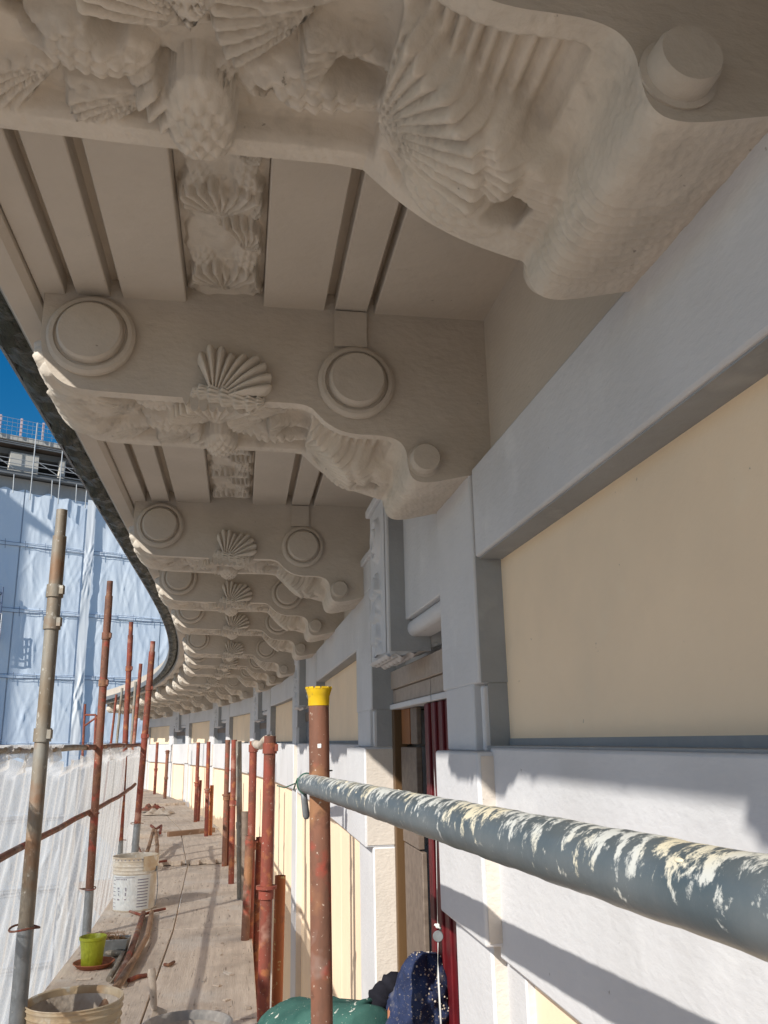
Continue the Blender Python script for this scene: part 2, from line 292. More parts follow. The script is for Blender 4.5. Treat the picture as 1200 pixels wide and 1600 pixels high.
def blob(U, V, cu, cv, ra, rb, ang=0, k=2):
    du, dv = U-cu, V-cv; x = du*np.cos(ang)+dv*np.sin(ang); y = -du*np.sin(ang)+dv*np.cos(ang)
    return np.exp(-(np.abs(x/ra)**k+np.abs(y/rb)**k))
pi = math.pi
# bracket profile in (o, z); z relative to the soffit level 1.0
BW = .345
prof_pts = [(-.462,.996),(-.464,.93),(-.462,.875),(-.452,.835),(-.432,.80),(-.402,.776),(-.36,.766),(-.25,.762),(-.1,.757),(.05,.757),(.12,.757),(.148,.748),(.162,.732),(.182,.712),(.212,.694),(.25,.686),(.29,.686),(.325,.684),(.350,.676),(.364,.662),(.370,.645),(.3715,.628),(.373,.610),(.377,.592),(.388,.578),(.408,.573),(.436,.576),(.475,.585),(.52,.595),(.575,.602)]
def resample(pts, step):
    p = np.array(pts); 
    # Chaikin smoothing
    for _ in range(2):
        q = [p[0]]
        for a, b in zip(p[:-1], p[1:]): q += [a*.75+b*.25, a*.25+b*.75]
        q.append(p[-1]); p = np.array(q)
    L = np.r_[0, np.cumsum(np.hypot(*np.diff(p, axis=0).T))]; n = int(L[-1]/step)
    u = np.linspace(0, L[-1], n+1)
    return np.c_[np.interp(u, L, p[:, 0]), np.interp(u, L, p[:, 1])], u
def u_at(pp, uu, o, z): return float(uu[np.argmin((pp[:, 0]-o)**2+(pp[:, 1]-z)**2)])
def make_bracket_mesh():
    pp, uu = resample(prof_pts, .0034); nv = 100
    ks = int(np.argmin(abs(uu-.2))); pp[ks:, 0] = np.maximum.accumulate(pp[ks:, 0]+np.arange(len(pp)-ks)*1e-7)
    tang = np.gradient(pp, axis=0); tang /= np.linalg.norm(tang, axis=1)[:, None]
    nor = np.c_[tang[:, 1], -tang[:, 0]]                      # outward (down / left)
    k = 9; ker = np.ones(k)/k; nor = np.c_[np.convolve(np.pad(nor[:, 0], k//2, 'edge'), ker, 'valid'), np.convolve(np.pad(nor[:, 1], k//2, 'edge'), ker, 'valid')]
    vv = np.linspace(0, BW, nv+1); U, V = np.meshgrid(uu, vv, indexing='ij')
    uA = u_at(pp, uu, -.40, .776); uB = u_at(pp, uu, .14, .757); uS = u_at(pp, uu, .25, .686); uR = u_at(pp, uu, .410, .573); uL = u_at(pp, uu, .355, .672); uE = u_at(pp, uu, .367, .632)
    C = BW/2
    sst = lambda x: np.clip(x, 0, 1)**2*(3-2*np.clip(x, 0, 1))
    # plain margins, sunk carved field between them
    fld = sst((V-.034)/.010)*sst((BW-.030-V)/.010)
    H = np.full_like(U, -.040)+.006*_n(U, V, 60, 11)
    mid = [fan(U, V, uA+.16, C-.03, pi+.12, .20, .55, 9, .040, .25), fan(U, V, uA+.18, C+.07, pi-.30, .17, .40, 6, .036, -.3),
           fan(U, V, uA+.10, C+.08, pi+.2, .13, .5, 7, .034, .3), fan(U, V, uA+.09, C-.09, pi-.1, .12, .4, 6, .034, .3),
           scales(U, V, uA+.21, C+.035, .15, .080, .042, .042, .018), scales(U, V, uA+.21, C-.085, -.2, .080, .032, .034, .016),
           fan(U, V, uA+.37, C-.03, pi+.25, .16, .5, 8, .046, .3), fan(U, V, uA+.40, C+.02, pi-.45, .16, .42, 6, .042, -.3),
           fan(U, V, uA+.47, C-.06, pi*.9, .12, .6, 7, .040, .2),
           scales(U, V, uA+.475, C+.045, -.1, .105, .045, .050, .020), fan(U, V, uB-.02, C-.08, pi+.2, .12, .5, 6, .034),
           fan(U, V, uA+.30, C+.10, pi-.1, .13, .35, 6, .034, -.2), fan(U, V, uA+.55, C+.0, pi+.05, .10, .5, 7, .040, -.2)]
    for m in mid: H = np.maximum(H, m*1.45-.040)
    for cu, cv, ra, rb, an in ((uA+.235, C+.005, .018, .012, .6), (uA+.305, C+.055, .020, .014, -.2), (uA+.42, C+.065, .018, .012, .9), (uB-.025, C+.02, .028, .018, .5), (uA+.12, C-.10, .022, .012, 0), (uA+.14, C+.02, .020, .011, .4)):
        H -= .055*blob(U, V, cu, cv, ra, rb, an, 6)
    # ornament crossing the margins in the middle: wing to the near side, scaled fish to the far side
    H = H*fld
    cross = np.maximum(fan(U, V, uA+.33, C-.03, -pi/2, .165, .55, 8, .040, .1), scales(U, V, uA+.335, BW-.065, pi/2, .085, .045, .052, .020))
    H = np.where(cross > .010, np.maximum(H, cross*np.clip((BW-V)/.014, 0, 1)-.006), H)
    # leaf tips wrapped round the outer end
    ew = np.clip((uA+.09-U)/.05, 0, 1)
    tips = np.maximum(fan(U, V, uA+.06, C, pi, .235, 1.05, 13, .034, 0), fan(U, V, uA+.10, C+.06, pi-.15, .20, .55, 6, .040, .3))
    tips = np.maximum(tips, fan(U, V, uA+.08, C-.11, pi+.05, .23, .34, 5, .040, -.25))
    H = H*(1-ew)+ew*np.maximum(tips-.010, 0)*np.clip(V/.006, 0, 1)*np.clip((BW-V)/.006, 0, 1)
    # S part: plain lip, ribbed hollow, then the solid spine on the chord
    Wc = np.clip((uu-uB)/(uE-uB), 0, 1); a_, b__ = np.array([.148, .752]), np.array([.362, .630]); nC = np.array([-.543, -.84])
    T = a_[None]+(b__-a_)[None]*(Wc[:, None]) + nC[None]*(.020*np.sin(pi*Wc))[:, None]
    win = sst((uu-(uB-.030))/.035)*sst((uE+.012-uu)/.016)
    Vr = .055+.125*Wc+.006*np.sin(uu*90)
    ws = sst((V-Vr[:, None])/.020)*win[:, None]
    hollow = win[:, None]*sst((V-.030)/.008)*sst((Wc[:, None]-.03)/.06)*sst((.80-Wc[:, None])/.05)
    rib = np.abs(np.sin((U-uB)*pi/.0225))**.8
    Hs = hollow*(-.040+.018*rib)*(1-ws)
    body = np.zeros_like(U)
    body = np.maximum(body, fan(U, V, uB+.012, C+.075, -.80, .185, .85, 12, .034, .12))
    body = np.maximum(body, fan(U, V, uB+.10, C+.03, -.35, .13, .45, 7, .024, .2))
    body = np.maximum(body, scales(U, V, uS+.02, C+.115, .10, .085, .045, .026, .020))
    body -= .052*blob(U, V, uL-.005, C+.085, .022, .024, .25, 8)+.014*blob(U, V, uB+.050, C+.125, .022, .008, .5, 4)
    st = np.clip((U-uL)/.02, 0, 1)*np.clip((uu[-1]-.07-U)/.04, 0, 1)*np.clip((V-.12)/.02, 0, 1)*np.clip((BW-.03-V)/.02, 0, 1)
    body += st*.0028*np.sin(V*2*pi/.0165)
    inS = win[:, None]
    H = H*(1-sst((U-(uB-.02))/.04))+inS*(Hs+body*np.clip(ws+.0, 0, 1))
    H += (U > uE)*st*.0026*np.sin(V*2*pi/.0165)
    H += (.0010*_n(U, V, 120, 3)+.0010*_n(U, V, 420, 4))*np.clip(V/.006, 0, 1)*np.clip((BW-V)/.006, 0, 1)
    H *= np.clip(U/.05, 0, 1)*np.clip((uu[-1]-U)/.03, 0, 1)
    PX = pp[:, 0][:, None]*(1-ws)+T[:, 0][:, None]*ws; PZ = pp[:, 1][:, None]*(1-ws)+T[:, 1][:, None]*ws
    nx = nor[:, 0][:, None]*(1-ws)+nC[0]*ws; nz_ = nor[:, 1][:, None]*(1-ws)+nC[1]*ws; ln = np.hypot(nx, nz_)+1e-6
    X = np.zeros(U.shape+(3,)); X[..., 0] = PX+nx/ln*H; X[..., 2] = PZ+nz_/ln*H; X[..., 1] = V
    n, k2 = U.shape; idx = np.arange(n*k2).reshape(n, k2)
    q = np.stack([idx[:-1, :-1], idx[1:, :-1], idx[1:, 1:], idx[:-1, 1:]], -1).reshape(-1, 4).tolist()
    verts = X.reshape(-1, 3).tolist(); mi = [0]*len(q)
    # side faces: strips from the underside edge to the top line
    for col, y in ((0, 0.0), (k2-1, BW)):
        base = len(verts); verts += [(float(pp[i, 0]), y, 1.046) for i in range(n)]
        b2_ = len(verts); verts += [tuple(float(c_) for c_ in X[i, col]) for i in range(n)]
        for i in range(n-1):
            if pp[i, 1] > .9965 and pp[i+1, 1] > .9965: continue
            f = [b2_+i, b2_+i+1, base+i+1, base+i]; q.append(f if col else f[::-1]); mi.append(1)
    me = bpy.data.meshes.new('bracket'); me.from_pydata(verts, [], q); me.update()
    me.materials.append(M['relief']); me.materials.append(M['rough'])
    me.polygons.foreach_set('material_index', mi); me.polygons.foreach_set('use_smooth', [m == 0 for m in mi])
    return me
def make_disc_mesh(name, prof, m, n=48):
    bm = bmesh.new(); lathe(bm, prof, Matrix.Identity(4), n, True, True); bmesh.ops.recalc_face_normals(bm, faces=bm.faces)
    me = bpy.data.meshes.new(name); bm.to_mesh(me); bm.free(); me.materials.append(m)
    me.polygons.foreach_set('use_smooth', [True]*len(me.polygons)); me.set_sharp_from_angle(angle=math.radians(30)); return me
def make_shell_mesh():
    # wing-like shell standing on the side face; local x along the face, y up, z out of the face
    na, nr = 120, 30; X = np.zeros((nr+1, na+1, 3))
    for i in range(nr+1):
        for j in range(na+1):
            t = i/nr; q = j/na; deg = 5+112*q; a = math.radians(deg)
            R0 = np.interp(deg, [5, 15, 45, 62, 72, 85, 100, 117], [.118, .142, .142, .120, .108, .122, .126, .100])
            lobe = abs(math.sin(pi*q*9.0)); R = R0*(.90+.10*lobe**.6); tt_ = min(1, t*1.10)
            r = .008+(R-.008)*tt_
            h = (.008+.036*math.sin(min(1, tt_)*2.3))*(.50+.50*lobe**.7)
            if t*1.10 > 1: h *= max(0, 1-(t*1.10-1)/.10)
            X[i, j] = (-.045+math.cos(a)*r*.95+.010*math.sin(q*pi)*t, math.sin(a)*r-.004, h)
    me = gridmesh('shell', X, M['relief']).data; o = bpy.data.objects[-1] if False else None
    for ob in list(COL.objects):
        if ob.data == me: bpy.data.objects.remove(ob)
    return me
def make_fish_mesh():
    na, nb = 112, 72; X = np.zeros((nb+1, na+1, 3)); 
    for i in range(nb+1):
        for j in range(na+1):
            a = -pi*.5+pi*i/nb; b = 2*pi*j/na
            u_, v_ = (b/(2*pi))*14, i/nb*9
            yy = u_-(math.floor(v_) % 2)*.5; dd = math.hypot((yy-round(yy))*1.1, (v_-math.floor(v_))*.8)
            k = .80+.55*max(0, .62-dd)
            X[i, j] = (math.sin(a)*.086-.004, math.cos(a)**.8*math.cos(b)*.026*k-.010*math.sin(a*2), abs(math.cos(a)**.8*math.sin(b)*.030*k)-.002)
    me = gridmesh('fish_body', X, M['relief']).data
    for ob in list(COL.objects):
        if ob.data == me: bpy.data.objects.remove(ob)
    return me
BR = make_bracket_mesh()
RO = make_disc_mesh('rosette', [(.094,0),(.098,.007),(.097,.016),(.090,.023),(.081,.024),(.078,.017),(.073,.017),(.071,.036),(.066,.042),(.001,.043)], M['rough'])
RI = make_disc_mesh('rosette', [(.087,0),(.091,.007),(.090,.016),(.083,.022),(.075,.023),(.072,.016),(.067,.016),(.065,.036),(.060,.042),(.001,.043)], M['rough'])
RSm = make_disc_mesh('scroll_disc', [(.040,0),(.041,.004),(.035,.006),(.034,.026),(.031,.031),(.001,.032)], M['rough'])
SH = make_shell_mesh(); FI = make_fish_mesh()
bm = bmesh.new(); mbox(bm, Matrix.Translation((0, .006, 0)), .078, .014, .092); STR_ = bpy.data.meshes.new('raised_band'); bmesh.ops.recalc_face_normals(bm, faces=bm.faces); bm.to_mesh(STR_); bm.free(); STR_.materials.append(M['rough'])
# ------------------------------------------------------------ the curved building
SB, SS, SD = 1.821, 1.192, 1.745; PER = 2*SS+SD
building = empty('curved_building', P(0, 1.2, -9), 'curved building with carved bracketed cornice and yellow wall panels, sweeping past on the right', 'building')
def child(o):      # parent but keep world coordinates
    o.parent = building; o.matrix_parent_inverse = Matrix.Translation(building.location).inverted(); return o
def B(name, bm, m, **kw): return child(fin(name, bm, m, **kw))
bays = range(-2, 5); SEND = SB+PER*5+.45
sb_all = []
for j in bays:
    s0 = SB+PER*j; sb_all += [s0, s0+SD, s0+SD+SS]
sb_all.append(SB+PER*5)
for s in sb_all:
    b = bpy.data.objects.new('bracket', BR); COL.objects.link(b); child(b); b.matrix_world = frameM(s, 0, 0)
    b.matrix_basis = frameM(s, 0, 0)
    def sub(name, me, Mx):
        c = bpy.data.objects.new(name, me); COL.objects.link(c); c.parent = b; c.matrix_basis = Mx
    for side in ((0,) if s > 9 else (0, 1)):
        R = Matrix.Rotation(pi/2, 4, 'X') if side == 0 else Matrix.Rotation(-pi/2, 4, 'X')
        y = 0 if side == 0 else BW
        sub('rosette', RO, Matrix.Translation((-.352, y, .894)) @ R)
        sub('rosette', RI, Matrix.Translation((.252, y, .812)) @ R)
        sub('scroll_disc', RSm, Matrix.Translation((.411, y, .627)) @ R)
        S = Matrix.Rotation(pi/2, 4, 'X')
        if side: continue
        sub('shell', SH, Matrix.Translation((-.030, y, .758)) @ (S if side == 0 else Matrix.Scale(-1, 4, (0, 1, 0)) @ S))
        sub('fish_body', FI, Matrix.Translation((-.040, y, .764)) @ (S if side == 0 else Matrix.Scale(-1, 4, (0, 1, 0)) @ S))
        sub('raised_band', STR_, Matrix.Translation((.239, y-(0 if side == 0 else 0), .949)) @ Matrix.Rotation(pi if side == 0 else 0, 4, 'Z'))
S_LO = SB+PER*(-2)
# solid cornice slab above the soffit, grooved soffit below
bm = bmesh.new()
sprism(bm, [(-.545,1.045),(-.545,1.30),(.9,1.30),(.9,1.045)], S_LO, SEND, .4)
B('cornice_slab', bm, M['paint'])
bm = bmesh.new()
gro = [(-.417,-.393), (-.319,-.291), (-.147,.032), (.178,.202), (.281,.299)]
edges = [-.476]+[x for g in gro for x in g]+[.60]
for a, b_ in zip(edges[0::2], edges[1::2]): sbox(bm, S_LO, SEND, a, b_, 1.0, 1.05, .4)
B('soffit', bm, M['paint'], bevel=.003)
bm = bmesh.new(); sprism(bm, [(-.548,.985),(-.54,.977),(-.492,.977),(-.478,.99),(-.478,1.06),(-.548,1.06)], S_LO, SEND, .4)
B('cornice_fascia', bm, M['paint'], smooth=True)
# black membrane hanging under the gutter, crinkled
ss = np.arange(S_LO, SEND, .035); tt = np.linspace(0, 1, 14); X = np.zeros((len(ss), len(tt), 3))
for i, s in enumerate(ss):
    for j, t in enumerate(tt):
        o = -.549-.100*t+.004*math.sin(s*31+t*3)*t; z = 1.045-.020*math.sin(t*pi)-.012*t+.007*math.sin(s*47+t*5+2*math.sin(s*9))+.005*math.sin(s*83+4*t)+.006*math.sin(s*17)*t
        X[i, j] = P(s, o, z)
child(gridmesh('gutter_membrane', X, M['tarp']))
bm = bmesh.new(); sprism(bm, [(-.546,1.05),(-.546,1.12),(-.658,1.12),(-.66,1.035),(-.652,1.035),(-.65,1.05)], S_LO, SEND, .3)
B('gutter', bm, M['steel'], smooth=True)
bm = bmesh.new(); curve_tube(bm, [P(s, -.553, .998) for s in np.arange(S_LO, SEND, .3)], .0055, 6)
B('zinc_rim', bm, M['zinc'], smooth='all')
# ornament strips in the soffit
def strip_mesh(L):
    x = np.linspace(-.145, .030, 60); y = np.linspace(0, L, int(L/.0036)); U, V = np.meshgrid(y, x, indexing='ij'); H = np.zeros_like(U)
    n = int(round(L/.27)); c = -.057; step = L/n
    for i in range(n):
        y0 = i*step
        H = np.maximum(H, fan(U, V, y0+step*.36, c+.035, pi-.5, step*.48, .55, 8, .036, .35))
        H = np.maximum(H, fan(U, V, y0+step*.92, c-.008, pi, step*.46, .85, 9, .040, .1))
        H = np.maximum(H, scales(U, V, y0+step*.44, c+.05, .3, step*.20, .034, .034, .017))
        H = np.maximum(H, scales(U, V, y0+step*.46, c-.052, -.2, step*.18, .034, .030, .017))
        H = np.maximum(H, fan(U, V, y0+step*.94, c+.05, pi*.75, step*.34, .5, 6, .034, .2))
        H = np.maximum(H, fan(U, V, y0+step*.95, c-.06, -pi*.78, step*.34, .5, 6, .032, -.2))
        H -= .03*blob(U, V, y0+step*.52, c+.01, .02, .014, .4, 4)+.03*blob(U, V, y0+step*.93, c+.03, .016, .010, .9, 4)
    gp = .014+.006*np.sin(U*37)+.004*np.sin(U*83)
    em = np.clip((V+.147-gp)/.004, 0, 1)*np.clip((.032-gp-V)/.004, 0, 1)
    H = np.maximum(H*1.25, np.where(em > 0, .012+.004*_n(U, V, 90, 5), 0))*em+.0012*_n(U, V, 150, 8)
    X = np.stack([V, U, 1.040-H], -1)
    me = gridmesh('soffit_ornament', X, M['relief']).data
    for ob in list(COL.objects):
        if ob.data == me: bpy.data.objects.remove(ob)
    return me
STS, STL = strip_mesh(SS-BW), strip_mesh(SD-BW)
for i, s in enumerate(sb_all[:-1]):
    L = sb_all[i+1]-s; me = STL if L > 1.5 else STS
    o = bpy.data.objects.new('soffit_ornament', me); COL.objects.link(o); child(o)
    a, b_ = P(s+BW, 0), P(s+L, 0); v = b_-a; ang = math.atan2(-v.x, v.y)
    o.matrix_basis = Matrix.Translation(a) @ Matrix.Rotation(ang, 4, 'Z')
# wall behind everything
OW = .5165
def wallseg(bm, a, b_, o0, o1, z0, z1, mi=0): sbox(bm, a, b_, o0, o1, z0, z1, .5, mi)
for j in list(bays)+[5]:
    s0 = SB+PER*j; last = (j == 5)
    # pilasters either side of the door
    for (a, b_, near) in ((0, .335, 1), (1.575, 2.0, 0)):
        if last and not near: continue
        bm = bmesh.new()
        sbox(bm, s0+a, s0+b_, OW, .80, .115, .603); sbox(bm, s0+a+(.03 if near else 0), s0+b_-(0 if near else .1), OW+.001, .80, .603, .745)
        sbox(bm, s0+a+.050, s0+b_-.03, OW, .80, -.03, .118)
        sbox(bm, s0+a+.004, s0+a+.024, OW+.010, .80, -.03, .11)
        sbox(bm, s0+a+.02, s0+b_-.02, OW+.057, .80, .745, 1.05)
        sbox(bm, s0+a+(.04 if near else 0), s0+b_-(0 if near else .12), OW-.012, .80, .725, .757)
        B('pilaster', bm, M['wall'], bevel=.005)
        bm = bmesh.new()
        sbox(bm, s0+a-(.066 if near else -.004), s0+b_+(-.015 if near else .14), .487, .80, -.40, -.03)
        sbox(bm, s0+a+.0, s0+b_-.04, OW, .80, -3.2, -.40)
        B('pedestal', bm, M['wall'], bevel=.006)
        bm = bmesh.new(); e0 = s0+a-(.066 if near else -.004); sbox(bm, e0-.003, e0+.02, .495, .60, -.392, -.038); B('roughcast_face', bm, M['roughcast'])
        bm = bmesh.new(); e0 = s0+a+.0; sbox(bm, e0-.003, e0+.02, OW+.006, .60, -3.1, -.405); B('roughcast_face', bm, M['roughcast'])
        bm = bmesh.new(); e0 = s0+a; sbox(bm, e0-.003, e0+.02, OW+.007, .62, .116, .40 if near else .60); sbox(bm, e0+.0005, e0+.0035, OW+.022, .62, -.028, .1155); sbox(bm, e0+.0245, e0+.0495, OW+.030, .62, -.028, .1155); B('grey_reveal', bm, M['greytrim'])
    if last: continue
    # wall over the door with its hood moulding
    bm = bmesh.new()
    sbox(bm, s0+.335, s0+1.575, OW+.003, .80, .37, .745)
    sbox(bm, s0+.335, s0+1.575, OW+.057, .80, .745, 1.05)
    sbox(bm, s0+.335, s0+1.575, OW-.009, .80, .727, .755)
    B('wall_over_door', bm, M['wall'], bevel=.004)
    bm = bmesh.new()
    pr = [(.60,.368)]+[(OW+.022-.022*math.cos(t)+.008, .342+.026*math.sin(t)) for t in np.linspace(pi/2, -pi/2, 9)]+[(.60,.316)]
    sprism(bm, pr, s0+.335, s0+1.575)
    B('door_hood', bm, M['wall'], smooth=True)
    # console
    con = bmesh.new(); c0, c1 = s0+.83, s0+1.18
    sprism(con, [(.462,.80),(.462,.262),(.475,.245),(.640,.29),(.640,.80)], c0, c1)
    sbox(con, c0-.02, c1+.02, .448, .60, .80, .83)
    co = B('console', con, M['wall'], bevel=.005)
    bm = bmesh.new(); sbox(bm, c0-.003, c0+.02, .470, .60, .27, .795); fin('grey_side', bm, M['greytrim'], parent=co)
    y = np.linspace(0, c1-c0-.06, 60); zz = np.linspace(.27, .76, 110); U, V = np.meshgrid(zz, y, indexing='ij'); cy = (c1-c0-.06)/2
    r = np.hypot(U-.67, V-cy); H = .016*np.exp(-((r-.065)/.012)**4)+.02*np.exp(-((r-.035)/.010)**4)+.012*(r < .02)
    for q_ in range(4):
        H = np.maximum(H, fan(U, V, .56-.08*q_, cy, pi, .10, .75, 7, .028)*(1-.1*q_))
        H = np.maximum(H, scales(U, V, .52-.08*q_, cy+.04*(-1)**q_, 0, .035, .03, .022, .016))
    Xc = np.zeros(U.shape+(3,))
    for i in range(U.shape[0]):
        for k in range(U.shape[1]):
            Xc[i, k] = P(c0+.03+V[i, k], .462-.002-H[i, k], U[i, k])
    g = gridmesh('ornament', Xc, M['wall'], co)
    g.parent = co
    # leaf under the console
    nn, mm = 26, 40; Xl = np.zeros((nn, mm, 3))
    for i in range(nn):
        for k in range(mm):
            a = i/(nn-1); b_ = k/(mm-1)
            Xl[i, k] = P(c0-.005+(c1-c0+.01)*b_, .452+.17*a, .262+.03*a-.030*math.sin(pi*min(1, a*1.2+.05))*(.5+.5*abs(math.sin(b_*pi*5)))-.006*math.sin(a*25))
    g = gridmesh('leaf', Xl, M['wall'], co)
    # beam and recessed panels
    bm = bmesh.new()
    sbox(bm, s0+2.0, s0+PER-.012, OW+.004, .80, .395, .605)
    B('lintel_beam', bm, M['wall'], bevel=.005)
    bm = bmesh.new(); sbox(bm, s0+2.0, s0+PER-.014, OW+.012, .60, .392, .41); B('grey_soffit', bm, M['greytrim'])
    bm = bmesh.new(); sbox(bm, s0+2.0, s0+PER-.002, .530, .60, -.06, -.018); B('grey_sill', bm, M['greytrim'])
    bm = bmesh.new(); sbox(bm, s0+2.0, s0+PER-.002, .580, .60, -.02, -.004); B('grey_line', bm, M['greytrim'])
    bm = bmesh.new()
    sbox(bm, s0+2.0, s0+PER, .575, .80, .60, 1.05)
    B('frieze_wall', bm, M['paint'])
    bm = bmesh.new()
    sbox(bm, s0+2.0-.01, s0+PER+.01, .583, .80, -.06, .40)
    B('yellow_panel', bm, M['yellow'])
    bm = bmesh.new()
    mid = s0+(2.0+PER)/2
    sbox(bm, s0+2.02, mid-.003, .522, .80, -.425, -.022); sbox(bm, mid+.003, s0+PER-.045, .522, .80, -.425, -.022)
    B('parapet_slab', bm, M['wall'], bevel=.005)
    bm = bmesh.new()
    sbox(bm, s0+1.97, mid-.004, .565, .80, -3.2, -.42); sbox(bm, mid+.004, s0+PER, .565, .80, -3.2, -.42)
    B('lower_yellow_panel', bm, M['yellow'], bevel=.003)
    for q0_, q1_ in ((1.985, 2.09), (PER-.12, PER)):
        bm = bmesh.new(); sbox(bm, s0+q0_, s0+q1_, .547, .70, -3.2, -.426); B('panel_border', bm, M['wall'], bevel=.004)
    bm = bmesh.new(); sbox(bm, s0+1.9, s0+PER, .62, .85, -3.2, .98)
    B('joint_backing', bm, M['edgeline'])
    # the doorway
    if j != 0:
        bm = bmesh.new(); sbox(bm, s0+.335, s0+1.575, .60, .66, -.03, .37); blind = B('window_blind', bm, M['blind'])
        bm = bmesh.new(); sbox(bm, s0+.335, s0+1.575, .592, .66, .16, .235); fin('lintel_board', bm, M['palewood'], parent=blind)
        bm = bmesh.new(); sbox(bm, s0+.335, s0+.95, .522, .80, -.425, -.022); sbox(bm, s0+.956, s0+1.575, .522, .80, -.425, -.022); B('parapet_slab', bm, M['wall'], bevel=.005)
        bm = bmesh.new(); sbox(bm, s0+.29, s0+1.62, .566, .80, -3.2, -.42); B('lower_yellow_panel', bm, M['yellow'])
        continue
    D = bmesh.new(); sbox(D, s0+1.54, s0+1.59, .60, .655, -1.6, .13)
    dr = B('door', D, M['goldwood'], bevel=.004)
    def dsub(name, m, *boxes, **kw):
        bm = bmesh.new()
        for b6 in boxes: sbox(bm, s0+b6[0], s0+b6[1], *b6[2:])
        return fin(name, bm, m, parent=dr, **kw)
    dsub('jamb', M['goldwood'], (.32, .36, .60, .655, -1.6, .13), bevel=.003)
    dsub('lintel_board', M['lintelwood'], (.335, 1.575, .598, .67, .19, .262), bevel=.003)
    dsub('shutter_rail', M['lintelwood'], (.335, 1.575, .607, .67, .135, .1885), bevel=.003)
    dsub('trim', M['wall'], (.335, 1.575, .592, .67, .112, .132), bevel=.003)
    dsub('transom', M['wall'], (.335, 1.575, .66, .72, .265, .37))
    dsub('orange_board', M['orangewood'], (1.34, 1.50, .625, .645, -.02, .11))
    dsub('upper_board', M['palewood'], (1.22, 1.33, .626, .645, -.02, .11), bevel=.003)
    dsub('pale_board', M['palewood'], (1.20, 1.49, .618, .64, -.37, -.03), bevel=.003)
    dsub('lower_board', M['palewood'], (1.17, 1.49, .622, .64, -1.6, -.375), bevel=.003)
    dsub('red_shutter', M['red'], *[(.60+.048*k, .60+.048*k+.049, .597+.008*(k % 2), .64, -1.6, .11) for k in range(8)], bevel=.004)
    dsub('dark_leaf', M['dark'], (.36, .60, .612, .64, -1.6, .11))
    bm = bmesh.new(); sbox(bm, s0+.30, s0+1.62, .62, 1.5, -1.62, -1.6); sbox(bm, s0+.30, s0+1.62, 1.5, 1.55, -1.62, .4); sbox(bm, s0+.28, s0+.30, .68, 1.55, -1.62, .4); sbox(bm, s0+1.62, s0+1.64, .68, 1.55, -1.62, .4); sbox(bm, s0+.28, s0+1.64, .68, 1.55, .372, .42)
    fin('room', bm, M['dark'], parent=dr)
    bm = bmesh.new(); sbox(bm, s0+.335, s0+1.575, OW, .80, -3.2, -1.6); B('door_sill', bm, M['wall'])
bm = bmesh.new(); sbox(bm, S_LO, SEND, .79, 9, 1.05, 1.3); sbox(bm, S_LO, SEND, 1.6, 9, -9, 1.05); sbox(bm, S_LO, SEND, .56, 1.6, -9, -3.2)
B('building_core', bm, M['plasterwall'])
# ------------------------------------------------------------ ground
bm = bmesh.new(); bmesh.ops.create_grid(bm, x_segments=4, y_segments=4, size=400, matrix=Matrix.Translation((0, 0, -9.0)))
tag(fin('ground', bm, M['ground']), kind='structure')
# ------------------------------------------------------------ building across the courtyard
FO, FU, FN = Vector((-11.6, 27.0, 0)), Vector((.788, .616, 0)), Vector((.616, -.788, 0))
def Q(a, off, z): return FO+FU*a+FN*off+Vector((0, 0, z))
def fbox(bm, a0, a1, f0, f1, z0, z1, mi=0): sprism(bm, [(f0, z0), (f1, z0), (f1, z1), (f0, z1)], a0, a1, 100, mi, True, lambda a, o, z: Q(a, o, z))
far = empty('wrapped_building', Q(2, 0, -9), 'tall building across the courtyard wrapped in wrinkled blue sheeting, with an open scaffolded top storey', 'building')
FINV = Matrix.Translation(far.location).inverted()
def FB(name, bm, m, **kw):
    o = fin(name, bm, m, **kw); o.parent = far; o.matrix_parent_inverse = FINV; return o
bands = [8.02, 6.26, 4.14, 2.1, .02, -2.06, -4.1, -6.2, -8.9]
def sheet_obj(name, a0, a1, z0, z1, m, seed, amp=.10, off=.55, step=.045):
    a = np.arange(a0, a1+1e-6, step); z = np.arange(z0, z1+1e-6, step*1.6); A, Z = np.meshgrid(a, z, indexing='ij'); r = np.random.RandomState(seed)
    t = (Z-z0)/(z1-z0); H = np.zeros_like(A)
    pin = np.sin(np.pi*np.clip(t, 0, 1))**.5
    for k in range(22):            # pulled folds running down from tie points
        ax = r.uniform(a0, a1); sl = r.uniform(-.55, .55); w = r.uniform(.018, .05); ph = r.uniform(0, 1)
        c = ax+sl*(t-.5)*(z1-z0)+.06*np.sin(t*5+ph*6)
        H += r.uniform(.25, 1)*np.exp(-((A-c)/w)**2)*(.4+.6*np.sin(np.pi*np.clip(t*r.uniform(.7, 1.1)+ph*.2, 0, 1)))
    for k in range(6):
        H += .18*np.sin(A*r.uniform(3, 16)+Z*r.uniform(-2.5, 2.5)+r.uniform(0, 6))
    H = H*amp*.13*(.35+.65*pin)+.05*np.sin(np.pi*t)*.6*amp
    if name == 'sheeting' and z1 > 7.9: Zt = Z+.10*t*np.sin(A*3.1+1)*np.sin(A*1.3)+.07*t*np.sin(A*9)
    else: Zt = Z
    X = np.zeros(A.shape+(3,))
    off2 = off+H
    X[..., 0] = FO.x+FU.x*A+FN.x*off2; X[..., 1] = FO.y+FU.y*A+FN.y*off2; X[..., 2] = Zt
    o = gridmesh(name, X, m); o.parent = far; o.matrix_parent_inverse = FINV; return o
cuts = [-6.5, -3.2, -.55, 1.44, 1.76, 4.3, 7.4, 11]
